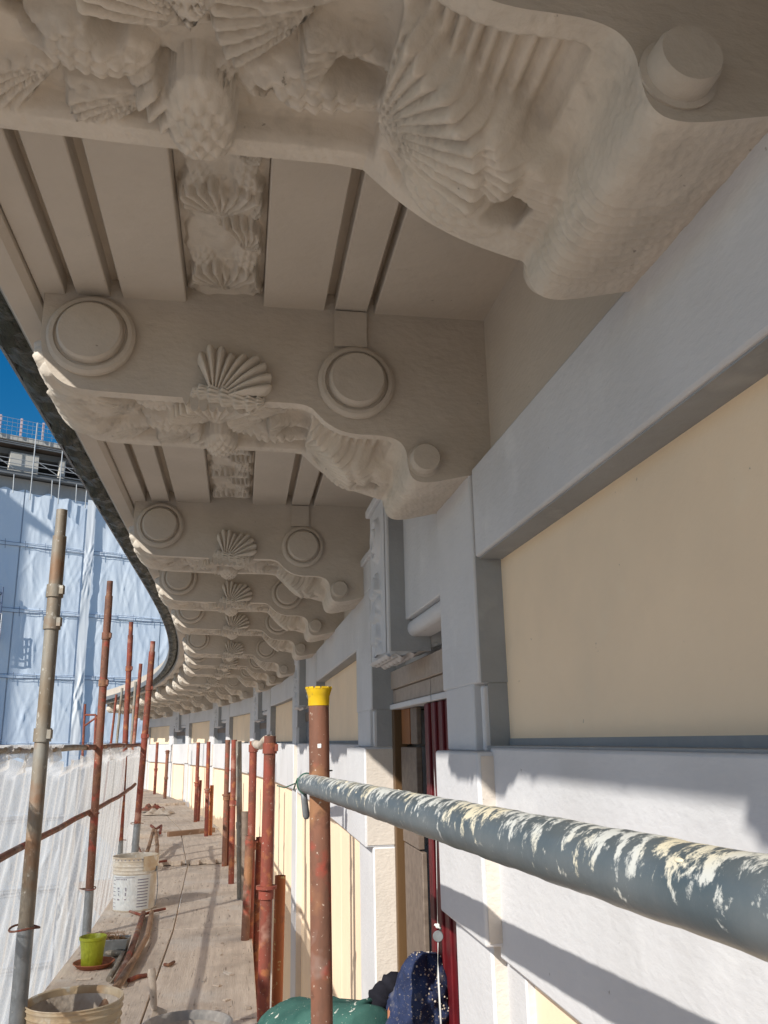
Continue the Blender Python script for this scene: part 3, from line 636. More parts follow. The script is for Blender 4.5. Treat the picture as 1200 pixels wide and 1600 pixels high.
for i in range(len(bands)-1):
    for j in range(len(cuts)-1):
        if bands[i] < -2.5 and False: continue
        if j == 3: continue
        if cuts[j] >= 7 or cuts[j+1] <= -3: st = .12
        else: st = .045
        sheet_obj('sheeting', cuts[j], cuts[j+1], bands[i+1], bands[i], M['sheet'], 31*i+j, .11, .55, st)
for (z0, z1) in ((-8.9, -.3), (-.3, 3.3), (3.3, 8.08)):
    sheet_obj('joint_strip', 1.45-.0, 1.75, z0, z1, M['whitesheet'], int(z1*7)+3, .09, .66, .03)
for z in bands[1:-1]:
    bm = bmesh.new()
    for j in range(60):
        a = -6.5+j*.29; fbox(bm, a, a+.292, .54, .578+.004*math.sin(j*1.3), z-.055+.012*math.sin(j*.9), z+.045+.012*math.sin(j*.9))
    FB('strap_band', bm, M['rope'] if False else M['sheet'])
    bm = bmesh.new()
    curve_tube(bm, [Q(-6.5+.3*k, .60, z+.055+.014*math.sin(k*.9+z)) for k in range(60)], .007, 5)
    curve_tube(bm, [Q(-6.5+.3*k, .60, z-.06+.010*math.sin(k*1.3+z)) for k in range(60)], .007, 5)
    for a in np.arange(-6, 11, .62): curve_tube(bm, [Q(a, .605, z+.13), Q(a+.02, .605, z-.18)], .006, 5)
    FB('strap', bm, M['rope'])
bm = bmesh.new(); fbox(bm, -6.5, 11, .44, .50, -9, 8.0); FB('backing_sheet', bm, M['sheet'])
bm = bmesh.new(); fbox(bm, -6.8, 11.5, -9, .0, -9, 8.55); FB('wall', bm, M['concrete_dark'])
# open top storey
bm = bmesh.new(); fbox(bm, -6.8, 11.5, -9, .75, 8.52, 8.62); fbox(bm, -6.8, 11.5, -3, -2.8, 8.6, 9.75); FB('floor_slab', bm, M['concrete_dark'])
for a0, a1 in ((-4.4, -2.9), (-1.10, -.20), (.50, .68), (1.72, 2.5), (4.1, 4.5), (6.2, 7.3), (9, 9.4)):
    bm = bmesh.new(); fbox(bm, a0, a1, .20, .42, 8.62, 9.36); FB('pillar', bm, M['concrete'])
bm = bmesh.new(); fbox(bm, -6.8, 11.5, -9, .10, 9.36, 9.56); FB('lintel', bm, M['concrete_dark'])
bm = bmesh.new(); fbox(bm, -6.8, 11.5, -9, .50, 9.60, 9.66); FB('roof_boards', bm, M['palewood'])
bm = bmesh.new(); fbox(bm, -6.8, 11.5, -9, .62, 9.70, 9.86); FB('roof_edge', bm, M['concrete'])
bm = bmesh.new()
for z in (9.56, 9.50, 8.66, 8.50): curve_tube(bm, [Q(-6.8, .78, z), Q(11.5, .78, z)], .022, 8)
FB('ledger', bm, M['steel'])
sheet_obj('parapet_sheet', -6.8, 11.5, 7.9, 8.5, M['greysheet'], 77, .08, .45, .06)
for a in (-5.9, -4.6, -3.2, -1.85, -.47, .42, 1.32, 2.3, 3.4, 4.6, 5.9, 7.2):
    bm = bmesh.new(); curve_tube(bm, [Q(a, .82, 7.7), Q(a+.01, .82, 10.45+.12*math.sin(a*5))], .019, 8); FB('standard', bm, M['scaffsteel'])
for a in (-3.8, -2.4, -1.0, .2, 1.0, 1.85, 2.9, 4.0):
    bm = bmesh.new(); curve_tube(bm, [Q(a, .80, 7.85), Q(a-.02, .80, 8.48)], .015, 6); FB('short_post', bm, M['scaffsteel'])
bm = bmesh.new()
for z in (8.85, 9.0): curve_tube(bm, [Q(-6.8, .80, z), Q(11.5, .80, z)], .013, 6)
for a in (-5.9, -4.6, -3.2, -1.85, -.47, .42, 1.32, 2.3, 3.4): curve_tube(bm, [Q(a+.1, .80, 9.05), Q(a+.8, .80, 8.68)], .013, 6)
FB('handrail', bm, M['scaffsteel'])
bm = bmesh.new()
for z in (9.98, 10.12, 10.26, 10.40): curve_tube(bm, [Q(-6.8, .70, z), Q(11.5, .70, z)], .007, 5)
for a in np.arange(-6.8, 11.5, .16): curve_tube(bm, [Q(a, .70, 9.86), Q(a, .70, 10.42)], .0035, 4)
FB('roof_guard', bm, M['scaffsteel'])
for a in (-2.9, -1.6, -.95, -.25, .45, 1.3, 2.2):
    bm = bmesh.new(); fbox(bm, a, a+.06, .66, .69, 9.86, 10.46); FB('warning_post', bm, M['redband'])
# dark hoist frame at the left edge of the sheeting
h = empty('hoist_cage', Q(-1.0, .82, 3.1), 'dark steel frame above a white cage, fixed to the blue sheeting at far left', 'hoist')
hi = Matrix.Translation(h.location).inverted()
bm = bmesh.new()
for da in (-.28, -.14, 0): curve_tube(bm, [Q(-1.01+da, .82, 3.2), Q(-1.01+da, .82, 4.97 if da < 0 else 4.8)], .024, 6)
for z in (3.95, 4.3, 4.62): curve_tube(bm, [Q(-1.8, .82, z), Q(-1.0, .82, z)], .022, 5)
for z in (3.3, 4.6): curve_tube(bm, [Q(-1.01, .82, z), Q(-1.01, .5, z)], .022, 5)
o = fin('mast', bm, M['rope']); o.parent = h; o.matrix_parent_inverse = hi
bm = bmesh.new()
for z in (3.1, 3.3, 3.5, 3.72, 3.95): curve_tube(bm, [Q(-2.3, .92, z), Q(-.99, .92, z)], .02, 6)
for a in (-2.3, -1.8, -1.4, -1.14, -.99): curve_tube(bm, [Q(a, .92, 3.1), Q(a, .92, 3.95)], .02, 6)
o = fin('cage', bm, M['scaffsteel']); o.parent = h; o.matrix_parent_inverse = hi
# unseen wing added left of the sheeting, shaped to throw the slanting shade there
Cn = Vector((-18.9, 15.0, -9)); nb_ = empty('shade_wing', Cn, 'unseen wing with a sloping roof, added to cast shade on the blue sheeting', 'building'); nbi = Matrix.Translation(Cn).inverted()
bm = bmesh.new()
def NQ(a, f, z): return Cn-FU*a-FN*f+Vector((0, 0, z+9))
vs_ = [[bm.verts.new(NQ(a, f, z)) for a, z in ((0, -9), (12, -9), (12, 16.2), (6, 18.4), (0, 15.6))] for f in (0, 6)]
bm.faces.new(vs_[0]); bm.faces.new(vs_[1][::-1])
for i in range(5): bm.faces.new((vs_[0][i], vs_[0][(i+1) % 5], vs_[1][(i+1) % 5], vs_[1][i]))
o = fin('wall', bm, M['plasterwall']); o.parent = nb_; o.matrix_parent_inverse = nbi
bm = bmesh.new()
for (a0, z0, a1, z1) in ((-.35, 15.55, 6, 18.5), (12.35, 16.15, 6, 18.5)):
    f_ = [bm.verts.new(NQ(a, f, z)) for a, z, f in ((a0, z0, -.3), (a1, z1, -.3), (a1, z1, 6.3), (a0, z0, 6.3))]; g_ = [bm.verts.new(v.co+Vector((0, 0, .18))) for v in f_]
    bm.faces.new(f_); bm.faces.new(g_[::-1])
    for i in range(4): bm.faces.new((f_[i], f_[(i+1) % 4], g_[(i+1) % 4], g_[i]))
o = fin('roof', bm, M['terra']); o.parent = nb_; o.matrix_parent_inverse = nbi
for zf in range(7):
    for af in (1.5, 4.5, 7.5, 10.5):
        bm = bmesh.new(); sprism(bm, [(-.02, zf*3.1-7.5), (.12, zf*3.1-7.5), (.12, zf*3.1-5.9), (-.02, zf*3.1-5.9)], af-.5, af+.5, 100, 0, True, lambda a, o, z: NQ(a, o, z)); w_ = fin('window', bm, M['blind']); w_.parent = nb_; w_.matrix_parent_inverse = nbi
# ------------------------------------------------------------ walkway boards
def board(a, b, o0, o1, zt, th, label, group, cleats=False):
    m_ = (a+b)/2; p0, p1 = P(a, (o0+o1)/2), P(b, (o0+o1)/2); v = p1-p0; ang = math.atan2(-v.x, v.y); L = v.length; w = o1-o0
    bm = bmesh.new(); n = 1; ww = w/n
    for i in range(n):
        mbox(bm, Matrix.Translation((-w/2+ww*(i+.5), 0, -th/2+random.uniform(-.0012, .0012))) @ Matrix.Rotation(random.uniform(-.002, .002), 4, 'Y'), ww-.0025, L-.004, th)
    o = fin('scaffold_board', bm, M['board'], bevel=.003)
    o.matrix_world = Matrix.Translation(((p0+p1)/2)+Vector((0, 0, zt))) @ Matrix.Rotation(ang, 4, 'Z')
    if cleats:
        k = 3
        for i in range(k):
            bm = bmesh.new(); mbox(bm, Matrix.Translation((-w/2+w*(i+.5)/k, -L/2-.012, -th/2-.004)) @ Matrix.Rotation(.04*math.sin(i*3), 4, 'Z'), w/k*.55, .03, th*1.0)
            c = fin('cleat', bm, M['board'], bevel=.003); c.parent = o
    return tag(o, label, 'scaffold board', group)
G = 'weathered boards of the scaffold walkway'
where = [(-2.0, 1.70, 'behind the photographer'), (1.71, 3.92, 'nearest in the walkway, under the grey tub'), (3.93, 5.77, 'between the flower pot and the second bucket'), (5.78, 8.78, 'beside the labelled bucket')]
for a, b, t in where:
    board(a, b, -.87, -.3705, -1.1, .035, f'worn grey-brown walkway board on the net side, {t}', G)
    board(a, b, -.3655, .105, -1.1, .035, f'worn grey-brown walkway board on the wall side, {t}', G)
for a, b, zt, t in [(8.62, 11.5, -1.052, 'in the first raised stretch past the labelled bucket'), (11.3, 15.9, -1.03, 'in the stretch beyond the brown timber offcut'), (15.7, 19.6, -.985, 'in the second raised stretch, by the white rag'), (19.4, 22.6, -.97, 'at the far end of the walkway')]:
    board(a, b, -.88, -.40, zt, .042, f'pale board on the net side {t}', G, True)
    board(a, b, -.39, .07, zt, .042, f'pale board on the wall side {t}', G, True)
o = board(2.3, 3.5, .112, .42, -1.1, .035, 'narrow board under the crouching worker beside the doorway', G)
for i_, (a, b) in enumerate([(-2.2, 4.9), (4.92, 8.8), (8.82, 12.7), (12.72, 17.5), (17.52, 22.6)]):
    p0, p1 = P(a, -.3), P(b, -.3); v = p1-p0; bm = bmesh.new(); mbox(bm, Matrix.Identity(4), 1.35, v.length-.01, .05)
    o = fin('lower_deck', bm, M['wood'], bevel=.004); o.matrix_world = Matrix.Translation((p0+p1)/2+Vector((0, 0, -3.1))) @ Matrix.Rotation(math.atan2(-v.x, v.y), 4, 'Z'); tag(o, 'brown lower-level planking under the walkway, '+['right below the cream bucket', 'below the labelled bucket', 'below the timber offcut', 'below the whitish rag', 'below its farthest boards'][i_], 'scaffold board', 'planking of the level below')
def onz(px, py, z):
    v = ray(px, py, 1.0); return v*(z/v.z)
def onY(px, py, Y):
    v = ray(px, py, 1.0); return v*(Y/v.y)
# ------------------------------------------------------------ scaffold tubes
def pole(label, pt, pb, Y, m, r=.0242, group=None, ext=0.0, spigot=0, sleeve=None, rings=(), flange=None, name='scaffold_pole', capfn=None):
    a, b = onY(*pt, Y), onY(*pb, Y)
    dirv = (b-a).normalized(); b = b+dirv*ext; L = (b-a).length
    o = empty(name, b, label, 'scaffold pole', group)
    o.rotation_euler = (0, 0, 0)
    T = Matrix.Translation(b).inverted()
    def pt_(t): return a+dirv*t-b
    def add(nm, bm, mm, **k):
        c = fin(nm, bm, mm, smooth=True, **k); c.parent = o; return c
    bm = bmesh.new(); st = spigot
    if spigot: tube(bm, pt_(spigot), pt_(0), r*.80, 20, hollow=True)
    tube(bm, pt_(L if sleeve is None else L-sleeve), pt_(st), r, 24, hollow=True)
    add('tube', bm, m)
    if sleeve:
        bm = bmesh.new(); tube(bm, pt_(L), pt_(L-sleeve), r*1.08, 24); add('sleeve', bm, M['steel'])
        bm = bmesh.new(); c = pt_(L-sleeve); q = dirv.to_track_quat('Z', 'Y'); ring = [c+q @ Vector((math.cos(t)*r*1.9+.010, math.sin(t)*r*1.9, .004*math.sin(t*2))) for t in np.linspace(0, 6.28, 22)]
        curve_tube(bm, ring, .0035, 6); add('wire_ring', bm, M['brown'])
    for t in rings:
        bm = bmesh.new(); tube(bm, pt_(t+.025), pt_(t-.02), r*1.22, 20); 
        mbox(bm, Matrix.Translation(pt_(t)+Vector((r*1.05, -.4*r, 0))), .020, .020, .030)
        add('coupler', bm, m)
    if flange is not None:
        bm = bmesh.new(); tube(bm, pt_(flange+.006), pt_(flange-.006), r*1.7, 20); tube(bm, pt_(flange+.045), pt_(flange+.006), r*1.25, 20); add('flange', bm, m)
    return o, a, b
pole('tall weathered grey pole leaning at the left edge in front of the net', (97,797), (27,1600), 2.98, M['galv'], group='poles on the net side', ext=.12, spigot=.10, rings=(.30,.415,.80), sleeve=.40)
pole('rust-brown pole second from the left edge, its grey foot by the green pot', (172,908), (135,1462), 5.48, M['brown'], group='poles on the net side', spigot=.10, rings=(.36,.66), sleeve=.26)
pole('red-brown pole standing in the net just behind the labelled white bucket', (205,972), (186,1352), 7.7, M['rust'], group='poles on the net side', spigot=.12, rings=(.42,), sleeve=.20)
pole('bright red pole with a grey foot, rightmost along the net', (239,1002), (210,1340), 8.3, M['rust'], r=.030, group='poles on the net side', spigot=.10, rings=(.45,.9), sleeve=.30)
for n, (pt, pb, Y, m_, lab) in enumerate([((220,1037), (208,1175), 11.5, M['rust'], 'thin red pole rising between the two nearest red poles against the blue sheeting'),
    ((212,1065), (204,1175), 15, M['galv'], 'thin grey pole rising left of the bright red pole, far along the walkway'),
    ((191,1075), (181,1175), 16, M['galv'], 'far thin grey pole against the blue sheeting, behind the red-brown one'),
    ((182,1085), (172,1175), 18, M['rust'], 'far thin red pole just right of the rust-brown pole')]):
    pole(lab, pt, pb, Y, m_, group='poles on the net side', ext=1.0)
# distant red trestle frame
t = empty('red_trestle', onY(140, 1230, 21), 'small red tubular scaffold frame standing far off by the foot of the blue sheeting', 'scaffold frame'); ti = Matrix.Translation(t.location).inverted()
bm = bmesh.new()
for a, b in (((133,1100), (128,1200)), ((150,1117), (146,1200))): curve_tube(bm, [onY(*a, 21), onY(*b, 21)], .03, 8)
o = fin('leg', bm, M['rust']); o.parent = t; o.matrix_parent_inverse = ti
bm = bmesh.new()
for a, b in (((131,1117), (150,1117)), ((131,1135), (149,1122)), ((150,1122), (158,1117))): curve_tube(bm, [onY(*a, 21), onY(*b, 21)], .025, 8)
o = fin('crossbar', bm, M['rust']); o.parent = t; o.matrix_parent_inverse = ti
GI = 'poles between the walkway and the wall'
pA, a_, b_ = pole('brown pole with a flared yellow plastic cap in front of the doorway', (498,1094), (503,1600), 2.24, M['brown'], r=.0262, group=GI, ext=.30)
bm = bmesh.new(); cp = a_-b_
lathe(bm, [(.0275,-.002),(.028,.022),(.0292,.024),(.0330,.037),(.0345,.042),(.0315,.042),(.026,.030),(.001,.028)], Matrix.Translation(cp+Vector((0, 0, -.012))), 28)
for k in range(12):
    aa = k*pi/6; mbox(bm, Matrix.Translation(cp+Vector((math.cos(aa)*.0325, math.sin(aa)*.0325, .031))) @ Matrix.Rotation(aa, 4, 'Z'), .004, .013, .0055)
c = fin('cap', bm, M['capyellow'], smooth=True); c.parent = pA
bm = bmesh.new(); pts = []
for k in range(26):
    aa = k/25*2*pi; pts.append(cp+Vector((math.cos(aa)*.034-.004, math.sin(aa)*.032, -.20-.006*math.sin(aa))))
curve_tube(bm, pts, .0022, 6); c = fin('wire_tie', bm, M['greenwire'], smooth='all'); c.parent = pA
bm = bmesh.new(); mbox(bm, Matrix.Translation(cp+Vector((.004, -.0255, -.115))), .010, .003, .011); c = fin('white_stud', bm, M['cord'], bevel=.002); c.parent = pA
pole('thick rusty pole with a pale scrape and a collar, left of the yellow-capped pole', (422,1150), (412,1560), 3.85, M['rust'], r=.0262, group=GI, ext=.3, flange=.62, rings=(.05,))
pole('short orange rusted tube standing right of the thick rusty pole', (438,1368), (433,1560), 3.93, M['orange'], r=.0235, group=GI, ext=.3)
pole('slimmer red pole one step left of the thick rusty pole', (396,1158), (389,1490), 5.35, M['rust'], r=.0232, group=GI, ext=.3, flange=.58, rings=(.04,))
pole('short rusty tube with a pale rim, left of the slimmer red pole foot', (390,1306), (382,1490), 5.3, M['brown'], r=.024, group=GI, ext=.3)
pole('short dark-red tube right of the slimmer red pole foot', (406,1308), (400,1490), 5.4, M['rust'], r=.023, group=GI, ext=.3)
pole('greenish grey pole between the red ones, its lower half pale wood', (373,1158), (375,1400), 6.6, M['galv'], r=.0222, group=GI, ext=.3, rings=(.60,))
pole('squared pale timber post at the foot of the greenish grey pole', (383,1268), (383,1400), 6.55, M['palewood'], r=.026, group=GI, ext=.3)
pole('red pole with white paint patches next to the greenish grey pole', (366,1156), (362,1340), 7.3, M['rust'], r=.0235, group=GI, ext=.3, rings=(.5,))
pole('mottled rusty pole fourth from the right along the wall side', (356,1156), (351,1325), 8.3, M['brown'], r=.0235, group=GI, ext=.3, flange=.50)
pole('short dark-red stub beside the mottled rusty pole', (360,1238), (357,1325), 8.35, M['rust'], r=.0235, group=GI, ext=.3)
pole('red pole with an orange-brown stub at its foot, midway along the wall side', (326,1159), (322,1310), 10.4, M['rust'], r=.0235, group=GI, ext=.2, flange=.54)
pole('orange-brown stub at the foot of the midway red pole', (331,1227), (328,1310), 10.5, M['orange'], r=.0235, group=GI, ext=.2)
pole('red pole carrying a small flange, where the facade starts to bend away', (310,1160), (305,1290), 12.0, M['rust'], r=.0245, group=GI, ext=.2, flange=.53)
pole('rust-red stub on the right of the flanged red pole', (313,1219), (309,1290), 12.1, M['rust'], r=.0235, group=GI, ext=.2)
pole('far short brown pole with a crosspiece on top against the yellow wall', (262,1172), (257,1256), 16.3, M['brown'], r=.030, group=GI, ext=.1, flange=.02, rings=(.5,))
pole('farthest slender red pole on the wall side', (246,1160), (241,1248), 17.8, M['rust'], r=.028, group=GI, ext=.1, flange=.52)
for i_, (s_, o_, z_, lab) in enumerate([(3.16, -.885, -.015, 'rusty clamp gripping the top rail at the leftmost grey pole'), (3.16, -.885, -.425, 'rusty clamp gripping the middle rail at the leftmost grey pole'), (5.72, -.885, -.012, 'rusty clamp gripping the top rail at the rust-brown pole'), (5.72, -.885, -.405, 'rusty clamp gripping the middle rail at the rust-brown pole')]):
    bm = bmesh.new(); Mz = Matrix.Rotation(head(s_), 4, 'Z')
    lathe(bm, [(.020, -.03), (.024, -.028), (.024, .028), (.020, .03)], Mz @ Matrix.Rotation(-pi/2, 4, 'X'), 16)
    for dx in (-.022, .022): lathe(bm, [(.001, -.001), (.007, 0), (.007, .030), (.004, .031), (.004, .042), (.001, .042)], Mz @ Matrix.Translation((.0, dx*.7, -.004)) @ Matrix.Rotation(pi/2, 4, 'Y'), 6)
    o = fin('pipe_clamp', bm, M['brown'], smooth=True); o.location = P(s_, o_, z_); tag(o, lab, 'clamp', 'clamps on the net-side rails')
# ------------------------------------------------------------ rails along the net
def rail(label, pts, r, m, group=None, name='guard_rail', closed=False):
    c0 = pts[0]; bm = bmesh.new(); curve_tube(bm, [Vector(p)-Vector(c0) for p in pts], r, 14)
    o = fin(name, bm, m, smooth=True); o.location = c0; return tag(o, label, 'rail', group)
GR = 'rails along the net'
ZT = -.014
rail('mottled top rail running along the upper hem of the net, nearest length', [P(s, -.905, ZT+.003*math.sin(s*4)) for s in np.linspace(-1.6, 5.6, 14)], .0165, M['galv'], GR)
rail('mottled top rail along the hem of the net beyond the rust-brown pole', [P(s, -.895, ZT+.004+.004*math.sin(s*3)) for s in np.linspace(5.4, 11, 12)], .0165, M['brown'], GR)
rail('thin rusty middle rail across the near half of the net', [P(s, -.90+.004*math.sin(s*2), -.440+.007*s+.003*math.sin(s*5)) for s in np.linspace(-1.6, 8.9, 24)], .0150, M['brown'], GR)
# ------------------------------------------------------------ debris net
def net(label, s0, s1, seed, o0=-.94, top=-.03, bot=-1.75, step=.02, flap=None):
    s = np.arange(s0, s1, step); z = np.linspace(0, 1, 90); r = np.random.RandomState(seed); X = np.zeros((len(s), len(z), 3))
    ph = r.uniform(0, 6, 8); fr = r.uniform(5, 34, 8); am = r.uniform(.25, 1, 8)/fr*.10
    for i, a in enumerate(s):
        bx, th = P(a, 0), head(a); c_, s_ = math.cos(th), math.sin(th)
        tp = top-.035*abs(math.sin(a*1.45+seed))+.018*math.sin(a*2.9+seed)+.016*math.sin(a*7.3+1)+.010*math.sin(a*19)
        if flap: tp -= flap(a)
        t = z; zz = tp+(bot-tp)*t
        fold = sum(am[k]*np.sin(fr[k]*(a+.10*np.sin(t*3+ph[k])*t)+ph[k]) for k in range(8))*(.35+t*.9)
        oo = o0+fold-.10*t*t+.008*np.sin(a*40+t*30)
        oo = np.where(t < .03, -.905+(.018*np.sin(a*23)), oo)
        X[i, :, 0] = bx.x+c_*oo; X[i, :, 1] = bx.y+s_*oo; X[i, :, 2] = zz
    c = P((s0+s1)/2, o0, bot); X -= np.array(c)[None, None]
    o = gridmesh('debris_net', X, M['net']); o.location = c
    return tag(o, label, 'net', 'lengths of white debris net')
net('nearest length of white debris net, sagging from the top rail at the left edge', -1.6, 5.5, 3, flap=lambda a: .05*math.exp(-((a-3.25)/.25)**2)+.02*max(0, math.sin(a*1.7))) 
net('second length of white debris net, between rust-brown and bright red poles', 5.46, 9.2, 8)
net('farthest length of white debris net, past the bright red pole', 9.1, 22.4, 12, step=.05)
# bunched hem hanging over the top rail
def hem(label, s0, s1, amp, seed):
    s = np.arange(s0, s1, .012); t = np.linspace(0, 1, 20); r = np.random.RandomState(seed); X = np.zeros((len(s), len(t), 3)); c = P((s0+s1)/2, -.89, -.05)
    for i, a in enumerate(s):
        e = math.sin(pi*(a-s0)/(s1-s0))**.6
        Ld = amp*e*(.65+.35*math.sin(a*11+seed)+.15*math.sin(a*31))
        for j, q in enumerate(t):
            o_ = -.885+.020*math.sin(a*26+q*3)*q+.012*math.sin(a*61)*q-.012*q
            z_ = ZT+.020*math.cos(q*1.2)-Ld*q
            X[i, j] = P(a, o_, z_)-c
    o = gridmesh('net_flap', X, M['net']); o.location = c; return tag(o, label, 'net', 'loose flaps of the net')
hem('loose flap of net hanging over the rail between the first two poles at the left', 3.25, 4.75, .10, 2)
hem('loose flap of net folded over the rail beside the rust-brown pole', 5.75, 7.3, .09, 5)
hem('ragged torn net corner drooping at the left edge under the top rail', 1.9, 3.05, .17, 9)
# ------------------------------------------------------------ thick paint-splashed tube in the foreground
pa, pb = ray(478, 1224, 2.22), ray(1203, 1417, .422); dv = (pb-pa).normalized(); pe = pa+dv*3.1
tubeo = empty('handrail_tube', pa, 'thick grey tube splashed with cream paint, crossing the foreground from the yellow-capped pole', 'rail')
xax = Vector((0, 0, 1)).cross(dv).normalized(); yax = dv.cross(xax).normalized()      # local Y up, local Z along the tube
tubeo.rotation_euler = Matrix((xax, yax, dv)).transposed().to_euler()
bm = bmesh.new(); Lp = (pe-pa).length
n_ = 160; rr = [(.0245+.0004*math.sin(i*.9)+.0003*math.sin(i*2.3), Lp*i/n_) for i in range(n_+1)]
lathe(bm, [(.020, .05), (.020, 0)]+[(.0243, 0)]+rr[1:], Matrix.Identity(4), 48)
o = fin('tube', bm, M['drip'], smooth=True); o.parent = tubeo
bm = bmesh.new()
pth = [Vector((.026*math.cos(t), .026*math.sin(t), .018+.003*t)) for t in np.linspace(-1, 4.6, 20)]+[Vector((-.022, .012, -.01)), Vector((-.03, -.015, -.02))]
curve_tube(bm, pth, .0022, 6); curve_tube(bm, [Vector((.02, .020, .03)), Vector((.045, .03, -.0)), Vector((.075, .03, -.03))], .002, 6)
curve_tube(bm, [Vector((-.028, .0, -.01)), Vector((-.055, -.01, -.015)), Vector((-.075, -.004, -.02))], .0016, 6)
o = fin('wire_tie', bm, M['greenwire'], smooth='all'); o.parent = tubeo
bm = bmesh.new(); R_ = random.Random(4)
for k in range(9):
    zc = R_.uniform(.1, 2.0); aa = R_.uniform(.3, 2.8); q_ = Vector((math.cos(aa)*.0245, math.sin(aa)*.0245, zc))
    Mx = Matrix.Translation(q_) @ Matrix.Rotation(aa, 4, 'Z') @ Matrix.Scale(R_.uniform(.25, .6), 4, (1, 0, 0)) @ Matrix.Scale(R_.uniform(1, 3.6), 4, (0, 0, 1))
    bmesh.ops.create_icosphere(bm, subdivisions=2, radius=R_.uniform(.0012, .0035), matrix=Mx)
o = fin('paint_blob', bm, mat('cream_paint', (.72,.64,.45), (.68,.62,.5), rough=.6), smooth='all'); o.parent = tubeo
# hook hanging from its end
hk = ray(474, 1236, 2.2); hb = ray(479, 1279, 2.2)
bm = bmesh.new(); curve_tube(bm, [hk-hk, (hb-hk)*.3, (hb-hk)*.9, (hb-hk)], [.008, .0085, .0095, .006], 12); curve_tube(bm, [Vector((0, 0, 0)), Vector((-.006, 0, .02)), Vector((.012, 0, .03))], .0025, 6)
o = fin('hanging_hook', bm, M['steel'], smooth='all'); o.location = hk; tag(o, 'short grey metal hook hanging from the wired end of the paint-splashed tube', 'hook')
# cloth wrapped between two poles
bm = bmesh.new(); q0, q1 = onY(397, 1161, 5.35), onY(421, 1157, 3.95); qm = (q0+q1)/2
curve_tube(bm, [q0-q0, (q0*.75+q1*.25)-q0+Vector((0, 0, -.012)), qm-q0+Vector((0, 0, -.02)), (q0*.2+q1*.8)-q0+Vector((0, 0, .004)), q1-q0+Vector((0, 0, .012))], [.018, .024, .020, .022, .016], 12)
o = fin('twisted_rag', bm, M['mortar'], smooth='all'); o.location = q0; tag(o, 'twisted pale rag strung between the thick rusty pole and the slimmer red pole', 'rag')
# ------------------------------------------------------------ buckets and clutter
def bucket(loc, h, r0, r1, m, label, ribs, group='builders buckets'):
    e = empty('bucket', loc, label, 'bucket', group)
    prof = [(r0*.97, 0), (r0, .006)]
    for i in range(60):
        t = (i+1)/60; r = r0+(r1-r0)*t; z = h*t
        bump = 0
        for rz in ribs:
            if abs(t-rz) < .010: bump = .005
        prof.append((r+bump, z))
    prof += [(r1+.004, h), (r1+.002, h+.003), (r1-.004, h), (r0-.006, .012), (.001, .011)]
    bm = bmesh.new(); lathe(bm, prof, Matrix.Identity(4), 56, True, True, 0, .0012); c = fin('shell', bm, m, smooth=True, angle=45); c.parent = e
    return e
b1 = bucket(P(3.19, -.508, -1.1), .30, .128, .150, M['cream_plastic'], 'stained cream bucket with a blade and a stick inside, in the lower left corner', (.66,.74,.82,.90,.97))
bm = bmesh.new(); lathe(bm, [(.001,.20),(.05,.205),(.10,.212),(.128,.20),(.139,.235),(.142,.28),(.1435,.28),(.140,.19)], Matrix.Identity(4), 40, False, False, 0, .003); c = fin('mortar', bm, M['mortar'], smooth='all'); c.parent = b1
bm = bmesh.new(); curve_tube(bm, [Vector((-.155, -.0, .22)), Vector((-.168, -.03, .17)), Vector((-.165, -.06, .09)), Vector((-.158, -.07, .05))], .003, 6); mbox(bm, Matrix.Translation((-.152, 0, .225)), .02, .03, .03); c = fin('handle', bm, M['steel'], smooth=True); c.parent = b1
b2c = onz(208, 1420, -1.1)
b2 = bucket(b2c, .345, .136, .152, M['white_plastic'], 'white plastic bucket with a faded printed label, standing on the boards by the net', (.70,.77,.84,.93,.98))
bm = bmesh.new()
vs = []
def patch(bm, a0, a1, z0, z1, off):
    n = 14; prev = None
    for i in range(n+1):
        a = a0+(a1-a0)*i/n; rr_ = lambda z: .136+(.152-.136)*z/.345+off
        cur = [bm.verts.new((math.cos(a)*rr_(z), math.sin(a)*rr_(z), z)) for z in (z0, z1)]
        if prev: bm.faces.new((prev[0], cur[0], cur[1], prev[1]))
        prev = cur
patch(bm, -2.6, -.5, .012, .232, .0012); c = fin('label', bm, M['label'], smooth='all'); c.parent = b2
bm = bmesh.new(); R_ = random.Random(2)
for k in range(10): patch(bm, -1.15, -.62, .03+.019*k, .0365+.019*k, .0018)
for k in range(8): patch(bm, -2.55, -2.3, .03+.024*k, .034+.024*k, .0018)
for k in range(8):
    a = -2.3+.085*k; patch(bm, a, a+.05, .205, .213, .0018)
for (a, w, z, h_) in ((-2.15,.12,.145,.012), (-2.12,.10,.128,.008), (-2.1,.05,.105,.016), (-2.16,.14,.075,.010), (-1.72,.06,.135,.022), (-1.72,.05,.105,.02), (-1.75,.10,.078,.008), (-2.4,1.1,.218,.004)): patch(bm, a, a+w, z, z+h_, .0018)
for k in range(9):
    a = -2.35+.19*k; patch(bm, a, a+.05, .327, .336, .0048)
c = fin('print', bm, M['ink']); c.parent = b2
bm = bmesh.new(); curve_tube(bm, [Vector((.150*math.cos(a)+.0, .150*math.sin(a)+.01*0, .255)) if False else Vector((.158+.02*math.sin(k_/9*pi), -.03-.03*math.sin(k_/9*pi), .26-.235*k_/9)) for k_, a in enumerate(np.linspace(-.2, .2, 10))], .0032, 6); mbox(bm, Matrix.Translation((.152, -.02, .262)), .018, .02, .03); c = fin('handle', bm, M['steel'], smooth=True); c.parent = b2
bm = bmesh.new(); patch(bm, -.95, .6, .255, .352, .0075); c = fin('yellowed_stain', bm, M['cream_plastic'], smooth='all'); c.parent = b2
